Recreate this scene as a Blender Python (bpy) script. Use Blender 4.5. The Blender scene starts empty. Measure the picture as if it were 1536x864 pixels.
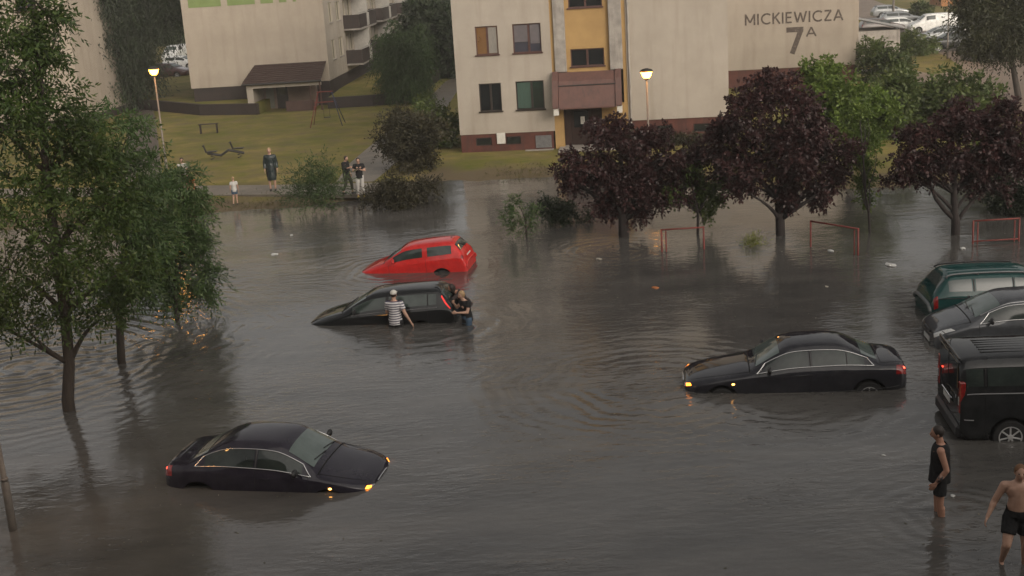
import bpy, bmesh, math, random
import numpy as np
from mathutils import Vector, Matrix, Euler
R = math.radians
S = bpy.context.scene
C = S.collection
rng = np.random.default_rng(7)
random.seed(7)

# ------------------------------------------------------------------ camera
F = 1857.0; CH = 9.2; PITCH = R(14.7); ROLL = R(-3.6)
def _basis():
    a = math.pi/2 - PITCH; ca, sa = math.cos(a), math.sin(a); cr, sr = math.cos(ROLL), math.sin(ROLL)
    return Vector((cr, ca*sr, sa*sr)), Vector((-sr, ca*cr, sa*cr)), Vector((0, -sa, ca))
BX, BY, BZ = _basis()
def ray(px, py): return BX*((px-768)/F) - BY*((py-432)/F) - BZ
def G(px, py, z=0.0):                       # where a line of sight meets the ground at height z
    d = ray(px, py); t = (z-CH)/d.z
    return Vector((d.x*t, d.y*t, z))
def AY(px, py, Y):                          # where it meets the upright plane Y metres away
    d = ray(px, py); t = Y/d.y
    return Vector((d.x*t, Y, CH+d.z*t))
cam = bpy.data.cameras.new('camera'); co = bpy.data.objects.new('camera', cam); C.objects.link(co)
co.matrix_world = Matrix(((BX.x, BY.x, BZ.x, 0), (BX.y, BY.y, BZ.y, 0), (BX.z, BY.z, BZ.z, CH), (0, 0, 0, 1)))
cam.sensor_width = 36; cam.lens = 36*F/1536; cam.clip_end = 5000; cam.clip_start = .1
S.camera = co

# ------------------------------------------------------------------ world
w = bpy.data.worlds.new('World'); S.world = w; w.use_nodes = True
nt = w.node_tree; nt.nodes.clear()
sky = nt.nodes.new('ShaderNodeTexSky'); sky.sky_type = 'NISHITA'; sky.sun_disc = False
sky.sun_elevation = R(20); sky.sun_rotation = R(148); sky.air_density = 1; sky.dust_density = 6; sky.ozone_density = 1
hs = nt.nodes.new('ShaderNodeHueSaturation'); hs.inputs['Saturation'].default_value = .22
mx = nt.nodes.new('ShaderNodeMix'); mx.data_type = 'RGBA'; mx.blend_type = 'MULTIPLY'; mx.inputs[0].default_value = 1
mx.inputs[7].default_value = (1.0, .94, .87, 1)
bg = nt.nodes.new('ShaderNodeBackground'); bg.inputs[1].default_value = .085
wo = nt.nodes.new('ShaderNodeOutputWorld')
nt.links.new(sky.outputs[0], hs.inputs['Color']); nt.links.new(hs.outputs[0], mx.inputs[6])
nt.links.new(mx.outputs[2], bg.inputs[0]); nt.links.new(bg.outputs[0], wo.inputs[0])
sl = bpy.data.lights.new('sun', 'SUN'); sl.energy = .6; sl.angle = R(110); sl.color = (1, .93, .84)
so = bpy.data.objects.new('sun', sl); C.objects.link(so)
so.rotation_euler = (R(55), 0, R(32))
S.view_settings.view_transform = 'Standard'; S.view_settings.look = 'None'; S.view_settings.exposure = 1.0; S.view_settings.gamma = 1

# ------------------------------------------------------------------ materials
_m = {}
def mat(name, col, rough=.7, col2=None, scale=3.0, bump=0.0, bscale=20.0, metal=0.0, coat=0.0, emit=None, es=0.0, spec=.5, fac=(.35, .65), stretch=None, detail=6, dirt=None):
    if name in _m: return _m[name]
    m = bpy.data.materials.new(name); m.use_nodes = True; n = m.node_tree.nodes; l = m.node_tree.links
    p = n['Principled BSDF']; p.inputs['Base Color'].default_value = (*col, 1); p.inputs['Roughness'].default_value = rough
    p.inputs['Metallic'].default_value = metal; p.inputs['Coat Weight'].default_value = coat; p.inputs['Coat Roughness'].default_value = .04
    p.inputs['Specular IOR Level'].default_value = spec
    tc = n.new('ShaderNodeTexCoord'); src = tc.outputs['Object']
    if stretch:
        mp = n.new('ShaderNodeMapping'); mp.inputs['Scale'].default_value = stretch; l.new(src, mp.inputs[0]); src = mp.outputs[0]
    if col2:
        t = n.new('ShaderNodeTexNoise'); t.inputs['Scale'].default_value = scale; t.inputs['Detail'].default_value = detail; t.inputs['Roughness'].default_value = .65
        l.new(src, t.inputs['Vector'])
        r = n.new('ShaderNodeMapRange'); r.inputs[1].default_value = fac[0]; r.inputs[2].default_value = fac[1]; l.new(t.outputs[0], r.inputs[0])
        mm = n.new('ShaderNodeMix'); mm.data_type = 'RGBA'; mm.inputs[6].default_value = (*col, 1); mm.inputs[7].default_value = (*col2, 1)
        l.new(r.outputs[0], mm.inputs[0]); out = mm.outputs[2]
        if dirt:   # streaky second layer of wear
            t2 = n.new('ShaderNodeTexNoise'); t2.inputs['Scale'].default_value = dirt[1]; t2.inputs['Detail'].default_value = 8
            mp2 = n.new('ShaderNodeMapping'); mp2.inputs['Scale'].default_value = dirt[2]; l.new(tc.outputs['Object'], mp2.inputs[0]); l.new(mp2.outputs[0], t2.inputs['Vector'])
            r2 = n.new('ShaderNodeMapRange'); r2.inputs[1].default_value = .5; r2.inputs[2].default_value = .8; r2.inputs[4].default_value = dirt[3]; l.new(t2.outputs[0], r2.inputs[0])
            m2 = n.new('ShaderNodeMix'); m2.data_type = 'RGBA'; m2.inputs[7].default_value = (*dirt[0], 1)
            l.new(out, m2.inputs[6]); l.new(r2.outputs[0], m2.inputs[0]); out = m2.outputs[2]
        l.new(out, p.inputs['Base Color'])
    if bump:
        t = n.new('ShaderNodeTexNoise'); t.inputs['Scale'].default_value = bscale; t.inputs['Detail'].default_value = 5; l.new(src, t.inputs['Vector'])
        b = n.new('ShaderNodeBump'); b.inputs['Strength'].default_value = bump; b.inputs['Distance'].default_value = .03
        l.new(t.outputs[0], b.inputs['Height']); l.new(b.outputs[0], p.inputs['Normal'])
    if emit:
        p.inputs['Emission Color'].default_value = (*emit, 1); p.inputs['Emission Strength'].default_value = es
    _m[name] = m; return m

def leafmat(name, a, b, c, scale=.8, rough=.5):
    if name in _m: return _m[name]
    m = bpy.data.materials.new(name); m.use_nodes = True; n = m.node_tree.nodes; l = m.node_tree.links
    p = n['Principled BSDF']; p.inputs['Roughness'].default_value = rough; p.inputs['Specular IOR Level'].default_value = .35
    at = n.new('ShaderNodeAttribute'); at.attribute_name = 'tint'
    r = n.new('ShaderNodeValToRGB'); e = r.color_ramp.elements
    e[0].color = (*a, 1); e[1].color = (*c, 1); x = e.new(.55); x.color = (*b, 1)
    l.new(at.outputs['Fac'], r.inputs[0])
    tc = n.new('ShaderNodeTexCoord'); t = n.new('ShaderNodeTexNoise'); t.inputs['Scale'].default_value = scale; t.inputs['Detail'].default_value = 3
    l.new(tc.outputs['Object'], t.inputs['Vector'])
    mr = n.new('ShaderNodeMapRange'); mr.inputs[1].default_value = .3; mr.inputs[2].default_value = .7; mr.inputs[3].default_value = .6; mr.inputs[4].default_value = 1.35
    l.new(t.outputs[0], mr.inputs[0])
    mm = n.new('ShaderNodeMix'); mm.data_type = 'RGBA'; mm.blend_type = 'MULTIPLY'; mm.inputs[0].default_value = 1
    l.new(r.outputs[0], mm.inputs[6]); l.new(mr.outputs[0], mm.inputs[7]); l.new(mm.outputs[2], p.inputs['Base Color'])
    tr = n.new('ShaderNodeBsdfTranslucent'); l.new(mm.outputs[2], tr.inputs[0])
    ms = n.new('ShaderNodeMixShader'); ms.inputs[0].default_value = .3
    l.new(p.outputs[0], ms.inputs[1]); l.new(tr.outputs[0], ms.inputs[2]); l.new(ms.outputs[0], n['Material Output'].inputs[0])
    _m[name] = m; return m

# ------------------------------------------------------------------ object helpers
def tag(o, label=None, cat=None, group=None, kind=None):
    if label: o['label'] = label
    if cat: o['category'] = cat
    if group: o['group'] = group
    if kind: o['kind'] = kind
    return o
def empty(name, loc, rz=0.0, label=None, cat=None, group=None, rot=None):
    o = bpy.data.objects.new(name, None); C.objects.link(o); o.location = loc
    o.rotation_euler = rot if rot else (0, 0, rz); o.empty_display_size = .2
    return tag(o, label, cat, group)
def obj(name, bm, m, parent=None, smooth=False):
    me = bpy.data.meshes.new(name)
    if isinstance(bm, bmesh.types.BMesh): bm.to_mesh(me); bm.free()
    else: me = bm
    if m is not None:
        for mm in (m if isinstance(m, (list, tuple)) else [m]): me.materials.append(mm)
    if smooth: me.polygons.foreach_set('use_smooth', [True]*len(me.polygons))
    o = bpy.data.objects.new(name, me); C.objects.link(o)
    if parent: o.parent = parent
    return o
def meshnp(name, V, Q, m, parent=None, smooth=False, tint=None):
    V = np.asarray(V, dtype=np.float32); Q = np.asarray(Q, dtype=np.int32)
    me = bpy.data.meshes.new(name); k = Q.shape[1]
    me.vertices.add(len(V)); me.vertices.foreach_set('co', V.ravel())
    me.loops.add(Q.size); me.loops.foreach_set('vertex_index', Q.ravel())
    me.polygons.add(len(Q)); me.polygons.foreach_set('loop_start', np.arange(0, Q.size, k, dtype=np.int32))
    me.polygons.foreach_set('use_smooth', np.full(len(Q), smooth))
    me.update(calc_edges=True)
    if tint is not None:
        a = me.attributes.new('tint', 'FLOAT', 'POINT'); a.data.foreach_set('value', np.asarray(tint, dtype=np.float32))
    me.materials.append(m)
    o = bpy.data.objects.new(name, me); C.objects.link(o)
    if parent: o.parent = parent
    return o
def copy_tree(o, parent=None):
    c = o.copy(); C.objects.link(c); c.parent = parent
    for ch in list(o.children): copy_tree(ch, c)
    return c
def box(bm, x0, x1, y0, y1, z0, z1, bev=0.0, M=None):
    r = bmesh.ops.create_cube(bm, size=1)
    vs = r['verts']
    for v in vs:
        v.co = Vector((x0+(x1-x0)*(v.co.x+.5), y0+(y1-y0)*(v.co.y+.5), z0+(z1-z0)*(v.co.z+.5)))
    if bev:
        es = list({e for v in vs for e in v.link_edges})
        b = bmesh.ops.bevel(bm, geom=es, offset=bev, segments=1, affect='EDGES'); vs = list({v for f in b['faces'] for v in f.verts} | {v for v in vs if v.is_valid})
    if M is not None:
        for v in vs: v.co = M @ v.co
    return vs
def tube(bm, pts, rad, seg=8, cap=True):
    pts = [Vector(p) for p in pts]; n = len(pts)
    if not hasattr(rad, '__len__'): rad = [rad]*n
    rings = []; up = Vector((0, 0, 1)); prev = None
    for i, p in enumerate(pts):
        d = (pts[min(i+1, n-1)]-pts[max(i-1, 0)]).normalized()
        a = prev if prev is not None else (up if abs(d.z) < .9 else Vector((1, 0, 0)))
        x = (a - d*a.dot(d)).normalized(); y = d.cross(x); prev = x
        rings.append([bm.verts.new(p + (x*math.cos(t)+y*math.sin(t))*rad[i]) for t in [2*math.pi*j/seg for j in range(seg)]])
    for i in range(n-1):
        for j in range(seg):
            bm.faces.new((rings[i][j], rings[i][(j+1) % seg], rings[i+1][(j+1) % seg], rings[i+1][j]))
    if cap: bm.faces.new(rings[0][::-1]); bm.faces.new(rings[-1])
def lathe(bm, prof, seg=24, axis='z', c=(0, 0, 0)):
    c = Vector(c); rings = []
    for r_, h in prof:
        ring = []
        for j in range(seg):
            t = 2*math.pi*j/seg
            q = Vector((r_*math.cos(t), r_*math.sin(t), h)) if axis == 'z' else Vector((r_*math.cos(t), h, r_*math.sin(t)))
            ring.append(bm.verts.new(c+q))
        rings.append(ring)
    for i in range(len(prof)-1):
        for j in range(seg):
            bm.faces.new((rings[i][j], rings[i][(j+1) % seg], rings[i+1][(j+1) % seg], rings[i+1][j]))
    bm.faces.new(rings[0][::-1]); bm.faces.new(rings[-1])
def BM(): return bmesh.new()
def poly_slab(name, pts, z0, z1, m, parent=None):
    bm = BM(); a = [bm.verts.new((p[0], p[1], z1)) for p in pts]; b = [bm.verts.new((p[0], p[1], z0)) for p in pts]
    bm.faces.new(a); bm.faces.new(b[::-1]); n = len(pts)
    for i in range(n): bm.faces.new((a[i], b[i], b[(i+1) % n], a[(i+1) % n]))
    bmesh.ops.recalc_face_normals(bm, faces=bm.faces)
    return obj(name, bm, m, parent)

# ------------------------------------------------------------------ ground and water
SH = [(-200, 49), (-30, 48)]
for px, py in [(290, 320), (360, 316), (430, 312), (500, 304), (545, 300), (590, 302), (625, 288), (642, 271.5), (695, 270.5), (712, 272), (770, 268), (830, 265), (900, 262), (1050, 275), (1150, 285), (1300, 283), (1400, 275), (1536, 268)]:
    g = G(px, py); SH.append((g.x, g.y))
SH += [(60, 52), (200, 60)]
SH = np.array(sorted(SH))
def shore_y(x): return np.interp(x, SH[:, 0], SH[:, 1])
def hnoise(x, y): return .5*np.sin(x*.9+1.3)*np.sin(y*1.1+.4)+.3*np.sin(x*2.3+y*1.7)+.2*np.sin(x*4.1-y*3.3+2)
LAND = .25
def land(x, y):
    d = y - shore_y(x)
    z = np.clip(d*.085, -.8, LAND)
    return z + np.where(d < 3.5, .02*hnoise(x*2, y*2), 0)
xs = np.concatenate([np.linspace(-500, -60, 10), np.linspace(-50, 60, 260), np.linspace(75, 500, 10)])
ys = np.concatenate([np.linspace(-80, 34, 12), np.linspace(36, 66, 110), np.linspace(68, 130, 16), np.linspace(150, 900, 12)])
X_, Y_ = np.meshgrid(xs, ys); Z_ = land(X_, Y_)
V = np.stack([X_, Y_, Z_], -1).reshape(-1, 3); nx = len(xs); ny = len(ys)
i_ = np.arange(ny-1)[:, None]*nx+np.arange(nx-1)[None]
Q = np.stack([i_, i_+1, i_+nx+1, i_+nx], -1).reshape(-1, 4)
grassm = mat('wet_lawn', (.125, .125, .026), .9, (.24, .185, .065), .34, bump=.5, bscale=9, fac=(.36, .66), dirt=((.075, .098, .018), 1.6, (1, 1, 1), .7), spec=.15)
def ground_mat():
    m = grassm; n = m.node_tree.nodes; l = m.node_tree.links
    p = n['Principled BSDF']; old = p.inputs['Base Color'].links[0].from_socket
    g = n.new('ShaderNodeNewGeometry'); sp = n.new('ShaderNodeSeparateXYZ'); l.new(g.outputs['Position'], sp.inputs[0])
    t = n.new('ShaderNodeTexNoise'); t.inputs['Scale'].default_value = .8; t.inputs['Detail'].default_value = 6; l.new(g.outputs['Position'], t.inputs['Vector'])
    a = n.new('ShaderNodeMath'); a.operation = 'MULTIPLY_ADD'; a.inputs[1].default_value = .35; l.new(t.outputs[0], a.inputs[0]); l.new(sp.outputs[2], a.inputs[2])
    r = n.new('ShaderNodeMapRange'); r.inputs[1].default_value = .30; r.inputs[2].default_value = .45; l.new(a.outputs[0], r.inputs[0])
    mm = n.new('ShaderNodeMix'); mm.data_type = 'RGBA'; mm.inputs[6].default_value = (.125, .098, .060, 1); l.new(r.outputs[0], mm.inputs[0]); l.new(old, mm.inputs[7])
    l.new(mm.outputs[2], p.inputs['Base Color'])
ground_mat()
tag(meshnp('ground', V, Q, grassm, smooth=True), kind='structure')

def water_mat():
    m = bpy.data.materials.new('flood_water'); m.use_nodes = True; n = m.node_tree.nodes; l = m.node_tree.links
    p = n['Principled BSDF']; p.inputs['Roughness'].default_value = .07; p.inputs['IOR'].default_value = 1.45
    g = n.new('ShaderNodeNewGeometry'); pos = g.outputs['Position']
    def noise(scale, st, det=3, rough=.5):
        mp = n.new('ShaderNodeMapping'); mp.inputs['Scale'].default_value = st; l.new(pos, mp.inputs[0])
        t = n.new('ShaderNodeTexNoise'); t.inputs['Scale'].default_value = scale; t.inputs['Detail'].default_value = det; t.inputs['Roughness'].default_value = rough
        l.new(mp.outputs[0], t.inputs['Vector']); return t.outputs[0]
    def math_(op, a, b=None, c=None):
        q = n.new('ShaderNodeMath'); q.operation = op
        for i, v in enumerate((a, b, c)):
            if v is None: continue
            if isinstance(v, (int, float)): q.inputs[i].default_value = v
            else: l.new(v, q.inputs[i])
        return q.outputs[0]
    # murk
    cn = noise(.30, (.7, 1.6, 1), 8, .68); cr_ = n.new('ShaderNodeMapRange'); cr_.inputs[1].default_value = .36; cr_.inputs[2].default_value = .66; l.new(cn, cr_.inputs[0]); cn = cr_.outputs[0]
    cm = n.new('ShaderNodeMix'); cm.data_type = 'RGBA'; cm.inputs[6].default_value = (.056, .054, .051, 1); cm.inputs[7].default_value = (.100, .094, .086, 1); l.new(cn, cm.inputs[0])
    l.new(cm.outputs[2], p.inputs['Base Color'])
    # waves: long wind ripples, fine rain pocks, rings spreading from things that move
    h = math_('MULTIPLY', noise(1.0, (.9, 2.6, 1), 4, .55), .024)
    h = math_('MULTIPLY_ADD', noise(3.6, (1, 2.0, 1), 3, .5), .015, h)
    h = math_('MULTIPLY_ADD', noise(16, (1, 1.4, 1), 2, .5), .0026, h)
    patch = n.new('ShaderNodeMapRange'); patch.inputs[1].default_value = .42; patch.inputs[2].default_value = .62; l.new(noise(.22, (1, 1, 1), 3, .5), patch.inputs[0])
    h = math_('MULTIPLY', h, math_('MULTIPLY_ADD', patch.outputs[0], .85, .28))
    for (cx, cy, wl, amp, rad) in RINGS:
        dst = n.new('ShaderNodeVectorMath'); dst.operation = 'DISTANCE'; dst.inputs[1].default_value = (cx, cy, 0)
        wob = n.new('ShaderNodeVectorMath'); wob.operation = 'ADD'; l.new(pos, wob.inputs[0])
        tn = n.new('ShaderNodeTexNoise'); tn.inputs['Scale'].default_value = .7; l.new(pos, tn.inputs['Vector'])
        sc = n.new('ShaderNodeVectorMath'); sc.operation = 'SCALE'; sc.inputs['Scale'].default_value = wl*2.2; l.new(tn.outputs['Color'], sc.inputs[0]); l.new(sc.outputs[0], wob.inputs[1])
        l.new(wob.outputs[0], dst.inputs[0]); d = dst.outputs['Value']
        s = math_('SINE', math_('MULTIPLY', d, 2*math.pi/wl))
        f = math_('EXPONENT', math_('MULTIPLY', math_('POWER', math_('DIVIDE', d, rad), 2.0), -1.0))
        h = math_('ADD', h, math_('MULTIPLY', math_('MULTIPLY', s, f), amp))
    b = n.new('ShaderNodeBump'); b.inputs['Strength'].default_value = 1; b.inputs['Distance'].default_value = 1.0
    l.new(h, b.inputs['Height']); l.new(b.outputs[0], p.inputs['Normal'])
    return m
RINGS = []
for px, py, wl, amp, rad in [(70, 540, .46, .019, 3.9), (180, 500, .44, .016, 3.4), (1010, 560, .42, .005, 3.4), (1195, 590, .36, .004, 2.6), (690, 480, .6, .013, 2.2), (1450, 760, .3, .006, 1.3), (940, 370, .4, .005, 2.0), (620, 400, .4, .005, 2.5)]:
    g = G(px, py); RINGS.append((g.x, g.y, wl, amp, rad))
bm = BM(); vs = [bm.verts.new(p) for p in ((-300, -80, 0), (300, -80, 0), (300, 75, 0), (-300, 75, 0))]; bm.faces.new(vs)
WATER = tag(obj('flood_water', bm, water_mat()), kind='structure')

pave = mat('wet_paving', (.17, .145, .115), .45, (.10, .086, .07), 1.2, bump=.2, bscale=14, dirt=((.22, .19, .15), 5, (1, 1, 1), .4))
asph = mat('wet_asphalt', (.165, .12, .088), .6, (.23, .17, .125), .25, bump=.2, bscale=10, dirt=((.09, .075, .06), 1.0, (1, .4, 1), .5))
def ground_path(name, px, m, top=.27):
    o = poly_slab(name, [G(x, y, top) for x, y in px], top-.15, top, m); return tag(o, kind='structure')
ground_path('footpath', [(-400, 303), (290, 292.5), (430, 291.5), (545, 292), (610, 282), (640, 272.5), (600, 273), (430, 277), (290, 278.5), (-400, 290)], pave)
ground_path('diagonal_path', [(505, 272.5), (523, 246), (573, 204), (640, 150), (668, 122), (692, 112), (690, 130), (664, 170), (640, 205), (585, 252), (560, 272)], pave, .266)
ground_path('side_path', [(186, 276), (193, 175), (196, 160), (228, 160), (233, 175), (245, 276)], mat('old_path', (.12, .095, .08), .55, (.08, .065, .055), 1, bump=.2), .266)
ground_path('yard', [(1270, -4), (1310, 0), (1370, 22), (1450, 64), (1700, 78), (1700, 190), (1470, 165), (1400, 142), (1340, 108), (1350, 100), (1400, 112), (1446, 104), (1420, 84), (1350, 57), (1290, 30)], asph, .262)
ground_path('road', [(130, 128), (196, 128), (262, 112), (300, 106), (300, 92), (250, 100), (140, 115)], asph, .262)

# ------------------------------------------------------------------ facades
class Wall:      # local a = along, z = up, out = towards the viewer
    def __init__(s, o, ang):
        s.o = Vector((o[0], o[1], 0)); s.ang = ang
        s.M = Matrix.Translation(s.o) @ Matrix.Rotation(-ang, 4, 'Z')   # local x along, local -y outward
def facade(bm, a0, a1, z0, z1, holes, y=0.0, depth=.16):
    A = sorted({a0, a1, *[h[0] for h in holes], *[h[1] for h in holes]}); Zs = sorted({z0, z1, *[h[2] for h in holes], *[h[3] for h in holes]})
    A = [a for a in A if a0 <= a <= a1]; Zs = [z for z in Zs if z0 <= z <= z1]
    def hole(a, z): return any(h[0] < a < h[1] and h[2] < z < h[3] for h in holes)
    for i in range(len(A)-1):
        for j in range(len(Zs)-1):
            if not hole((A[i]+A[i+1])/2, (Zs[j]+Zs[j+1])/2):
                bm.faces.new([bm.verts.new(p) for p in ((A[i], y, Zs[j]), (A[i+1], y, Zs[j]), (A[i+1], y, Zs[j+1]), (A[i], y, Zs[j+1]))])
    for h in holes:
        p = [(h[0], h[2]), (h[1], h[2]), (h[1], h[3]), (h[0], h[3])]
        for k in range(4):
            q, r_ = p[k], p[(k+1) % 4]
            bm.faces.new([bm.verts.new(v) for v in ((q[0], y, q[1]), (r_[0], y, r_[1]), (r_[0], y+depth, r_[1]), (q[0], y+depth, q[1]))])
        bm.faces.new([bm.verts.new(v) for v in ((p[0][0], y+depth, p[0][1]), (p[1][0], y+depth, p[1][1]), (p[2][0], y+depth, p[2][1]), (p[3][0], y+depth, p[3][1]))])
def window(parent, a0, a1, z0, z1, fm, gm, split=(.5,), y=.0, depth=.16, M=None, sill=None, inside=None):
    fr = BM(); t = .055; yy = y+depth
    T = M if M is not None else Matrix()
    box(fr, a0+.002, a1-.002, yy-.075, yy-.01, z0+.002, z0+t, M=T); box(fr, a0+.002, a1-.002, yy-.075, yy-.01, z1-t, z1-.002, M=T)
    box(fr, a0+.002, a0+t, yy-.075, yy-.01, z0+t, z1-t, M=T); box(fr, a1-t, a1-.002, yy-.075, yy-.01, z0+t, z1-t, M=T)
    for s in split:
        c = a0+(a1-a0)*s; box(fr, c-.05, c+.05, yy-.08, yy-.01, z0+t, z1-t, M=T)
    w_ = obj('window', fr, fm, parent)
    if sill is not None:
        b = BM(); box(b, a0-.06, a1+.06, y-.07, yy-.08, z0-.05, z0+.012, M=T); obj('sill', b, sill, w_)
    g = BM(); box(g, a0+t, a1-t, yy-.04, yy-.03, z0+t, z1-t, M=T); obj('pane', g, gm, w_)
    return w_

plaster = mat('cream_render', (.40, .355, .30), .9, (.34, .30, .25), .5, bump=.12, bscale=30, dirt=((.27, .23, .18), .8, (3, 3, .3), .62), spec=.2)
plaster2 = mat('pale_render', (.40, .345, .28), .9, (.34, .29, .235), .5, bump=.12, bscale=30, dirt=((.28, .23, .18), .8, (3, 3, .3), .62), spec=.2)
brown = mat('red_brown_plinth', (.12, .045, .033), .75, (.075, .03, .024), 1.5, bump=.2, bscale=25, dirt=((.05, .035, .03), 2.0, (3, 3, .5), .6), spec=.25)
canopym = mat('rusty_brown_canopy', (.12, .055, .042), .6, (.085, .04, .032), 2, bump=.15, bscale=25, dirt=((.05, .035, .03), 2.0, (5, 5, .4), .6))
yellow = mat('ochre_render', (.40, .26, .11), .9, (.33, .21, .09), .8, bump=.1, bscale=30, spec=.2)
concr = mat('stained_concrete', (.36, .33, .29), .85, (.22, .20, .18), 1.5, bump=.3, bscale=18, dirt=((.12, .1, .09), 1.5, (4, 4, .5), .7))
darkwin = mat('window_glass', (.012, .014, .015), .06, spec=.8)
blind = mat('window_glass_blind', (.055, .055, .07), .12, (.04, .042, .055), 2, spec=.7)
green_glass = mat('window_glass_curtain', (.028, .05, .038), .1, (.018, .028, .023), 1.2, spec=.7)
litwin = mat('lit_room_glass', (.05, .03, .015), .1, (.02, .012, .008), 3, emit=(1.0, .48, .18), es=.07)
wframe = mat('brown_window_frame', (.085, .036, .027), .5, (.055, .025, .02), 8)
dframe = mat('dark_window_frame', (.018, .013, .011), .5, (.03, .02, .015), 8)
white = mat('white_paint', (.62, .6, .55), .5, (.5, .48, .43), 6)
greym = mat('grey_metal', (.22, .22, .22), .4, (.16, .16, .165), 5, metal=.3)
darkm = mat('dark_paint', (.016, .015, .015), .5, (.026, .024, .022), 6)

# near block --------------------------------------------------------
NW = Wall(G(692, 228, .3), R(7)); TOP = 12.6
nb = empty('apartment_building', (0, 0, 0), label='cream apartment block with ochre stairwell strip and brown entrance canopy, nearest to the water', cat='apartment building')
nb.matrix_world = NW.M
holes = []; wins = []
for z in (2.23, 4.96, 7.69, 10.4):
    wins.append((1.08, 2.17, z, z+1.36, 0)); wins.append((2.89, 4.26, z, z+1.38, 1))
bm = BM(); facade(bm, 0, 4.70, 1.13, TOP, [w_[:4] for w_ in wins])
facade(bm, 8.30, 13.1, 1.45, TOP, [])
# flanks, back and roof plane of the same render coat
for f in ([(0, 0, 1.13), (0, 12, 1.13), (0, 12, TOP), (0, 0, TOP)], [(13.1, 0, 1.45), (13.1, 12, 1.45), (13.1, 12, TOP), (13.1, 0, TOP)], [(0, 12, .2), (13.1, 12, .2), (13.1, 12, TOP), (0, 12, TOP)],
          [(4.70, 0, .2), (4.70, .3, .2), (4.70, .3, TOP), (4.70, 0, TOP)], [(8.30, 0, .2), (8.30, .3, .2), (8.30, .3, TOP), (8.30, 0, TOP)]):
    bm.faces.new([bm.verts.new(p) for p in f])
bmesh.ops.recalc_face_normals(bm, faces=bm.faces)
obj('wall', bm, plaster, nb)
bm = BM(); box(bm, -.1, 13.2, -.1, 12.1, TOP+.004, TOP+.3); obj('roof', bm, darkm, nb)
glist = {(0, 1): litwin, (1, 1): blind, (0, 0): darkwin, (1, 0): green_glass}
for i, (a0, a1, z0, z1, k) in enumerate(wins):
    row = 0 if z0 < 3 else (1 if z0 < 6 else 2)
    w_ = window(nb, a0, a1, z0, z1, wframe if row else dframe, glist.get((k, row), darkwin), split=(.56,) if k else (.52,), sill=wframe if row else dframe)
    if (k, row) == (0, 1):
        tag(w_, label='brown framed window with warm lit room behind it')
        b = BM(); box(b, a0+.62, a1-.07, .085, .1, z0+.07, z1-.07); obj('curtain', b, mat('net_curtain', (.25, .23, .2), .8, (.18, .17, .15), 6, stretch=(8, 1, 1)), w_)
    if (k, row) == (1, 0):
        b = BM(); box(b, a0+.07, a0+.76, .095, .11, z0+.07, z1-.07); obj('curtain', b, mat('green_curtain', (.045, .085, .065), .8, (.035, .065, .05), 3, stretch=(6, 1, 1)), w_)
    if (k, row) == (1, 1):
        b = BM(); box(b, a0+.07, a0+.74, .095, .11, z0+.52, z1-.07); box(b, a0+.84, a1-.07, .095, .11, z0+.42, z1-.07); obj('blind', b, mat('grey_blind', (.125, .11, .115), .8, (.10, .09, .095), 3), w_)
# plinth
bm = BM(); facade(bm, 0.02, 4.62, -.3, 1.128, [(.75, 1.55, .55, .95), (2.25, 3.0, .55, .95)], y=.06, depth=.15)
bm.faces.new([bm.verts.new(p) for p in [(.02, .06, -.3), (.02, 12, -.3), (.02, 12, 1.128), (.02, .06, 1.128)]])
obj('plinth', bm, brown, nb); bm = BM()
facade(bm, 8.2, 13.08, -.3, 1.448, [(9.6, 10.4, .75, 1.15), (11.4, 12.2, .75, 1.15)], y=.06, depth=.15)
for f in ([(13.08, .06, -.3), (13.08, 12, -.3), (13.08, 12, 1.448), (13.08, .06, 1.448)],):
    bm.faces.new([bm.verts.new(p) for p in f])
obj('plinth', bm, brown, nb)
for a0, a1, z0, z1 in ((.75, 1.55, .55, .95), (2.25, 3.0, .55, .95), (9.6, 10.4, .75, 1.15), (11.4, 12.2, .75, 1.15)):
    b = BM(); box(b, a0+.004, a1-.004, .12, .16, z0+.004, z1-.004)
    w_ = obj('basement_window', b, dframe, nb); b = BM(); box(b, a0+.05, a1-.05, .112, .118, z0+.05, z1-.05); obj('pane', b, darkwin, w_)
b = BM(); box(b, 1.82, 2.23, -.06, .055, .62, 1.15, .01); obj('meter_box', b, white, nb)
b = BM(); box(b, 3.72, 4.50, .0, .056, .33, .93, .008); [box(b, 3.76, 4.46, -.012, -.001, z, z+.03) for z in np.arange(.38, .88, .07)]; obj('vent_panel', b, greym, nb)
b = BM(); box(b, 3.2, 4.6, -.35, .055, .1, .27, .01); obj('ledge', b, concr, nb)
# downpipe
b = BM(); tube(b, [(8.42, -.05, .3), (8.42, -.05, TOP)], .045, 8); [tube(b, [(8.42, -.05, z), (8.42, -.05, z+.05)], .06, 8) for z in (2, 4.5, 7, 9.5)]; obj('downpipe', b, concr, nb)
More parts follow.
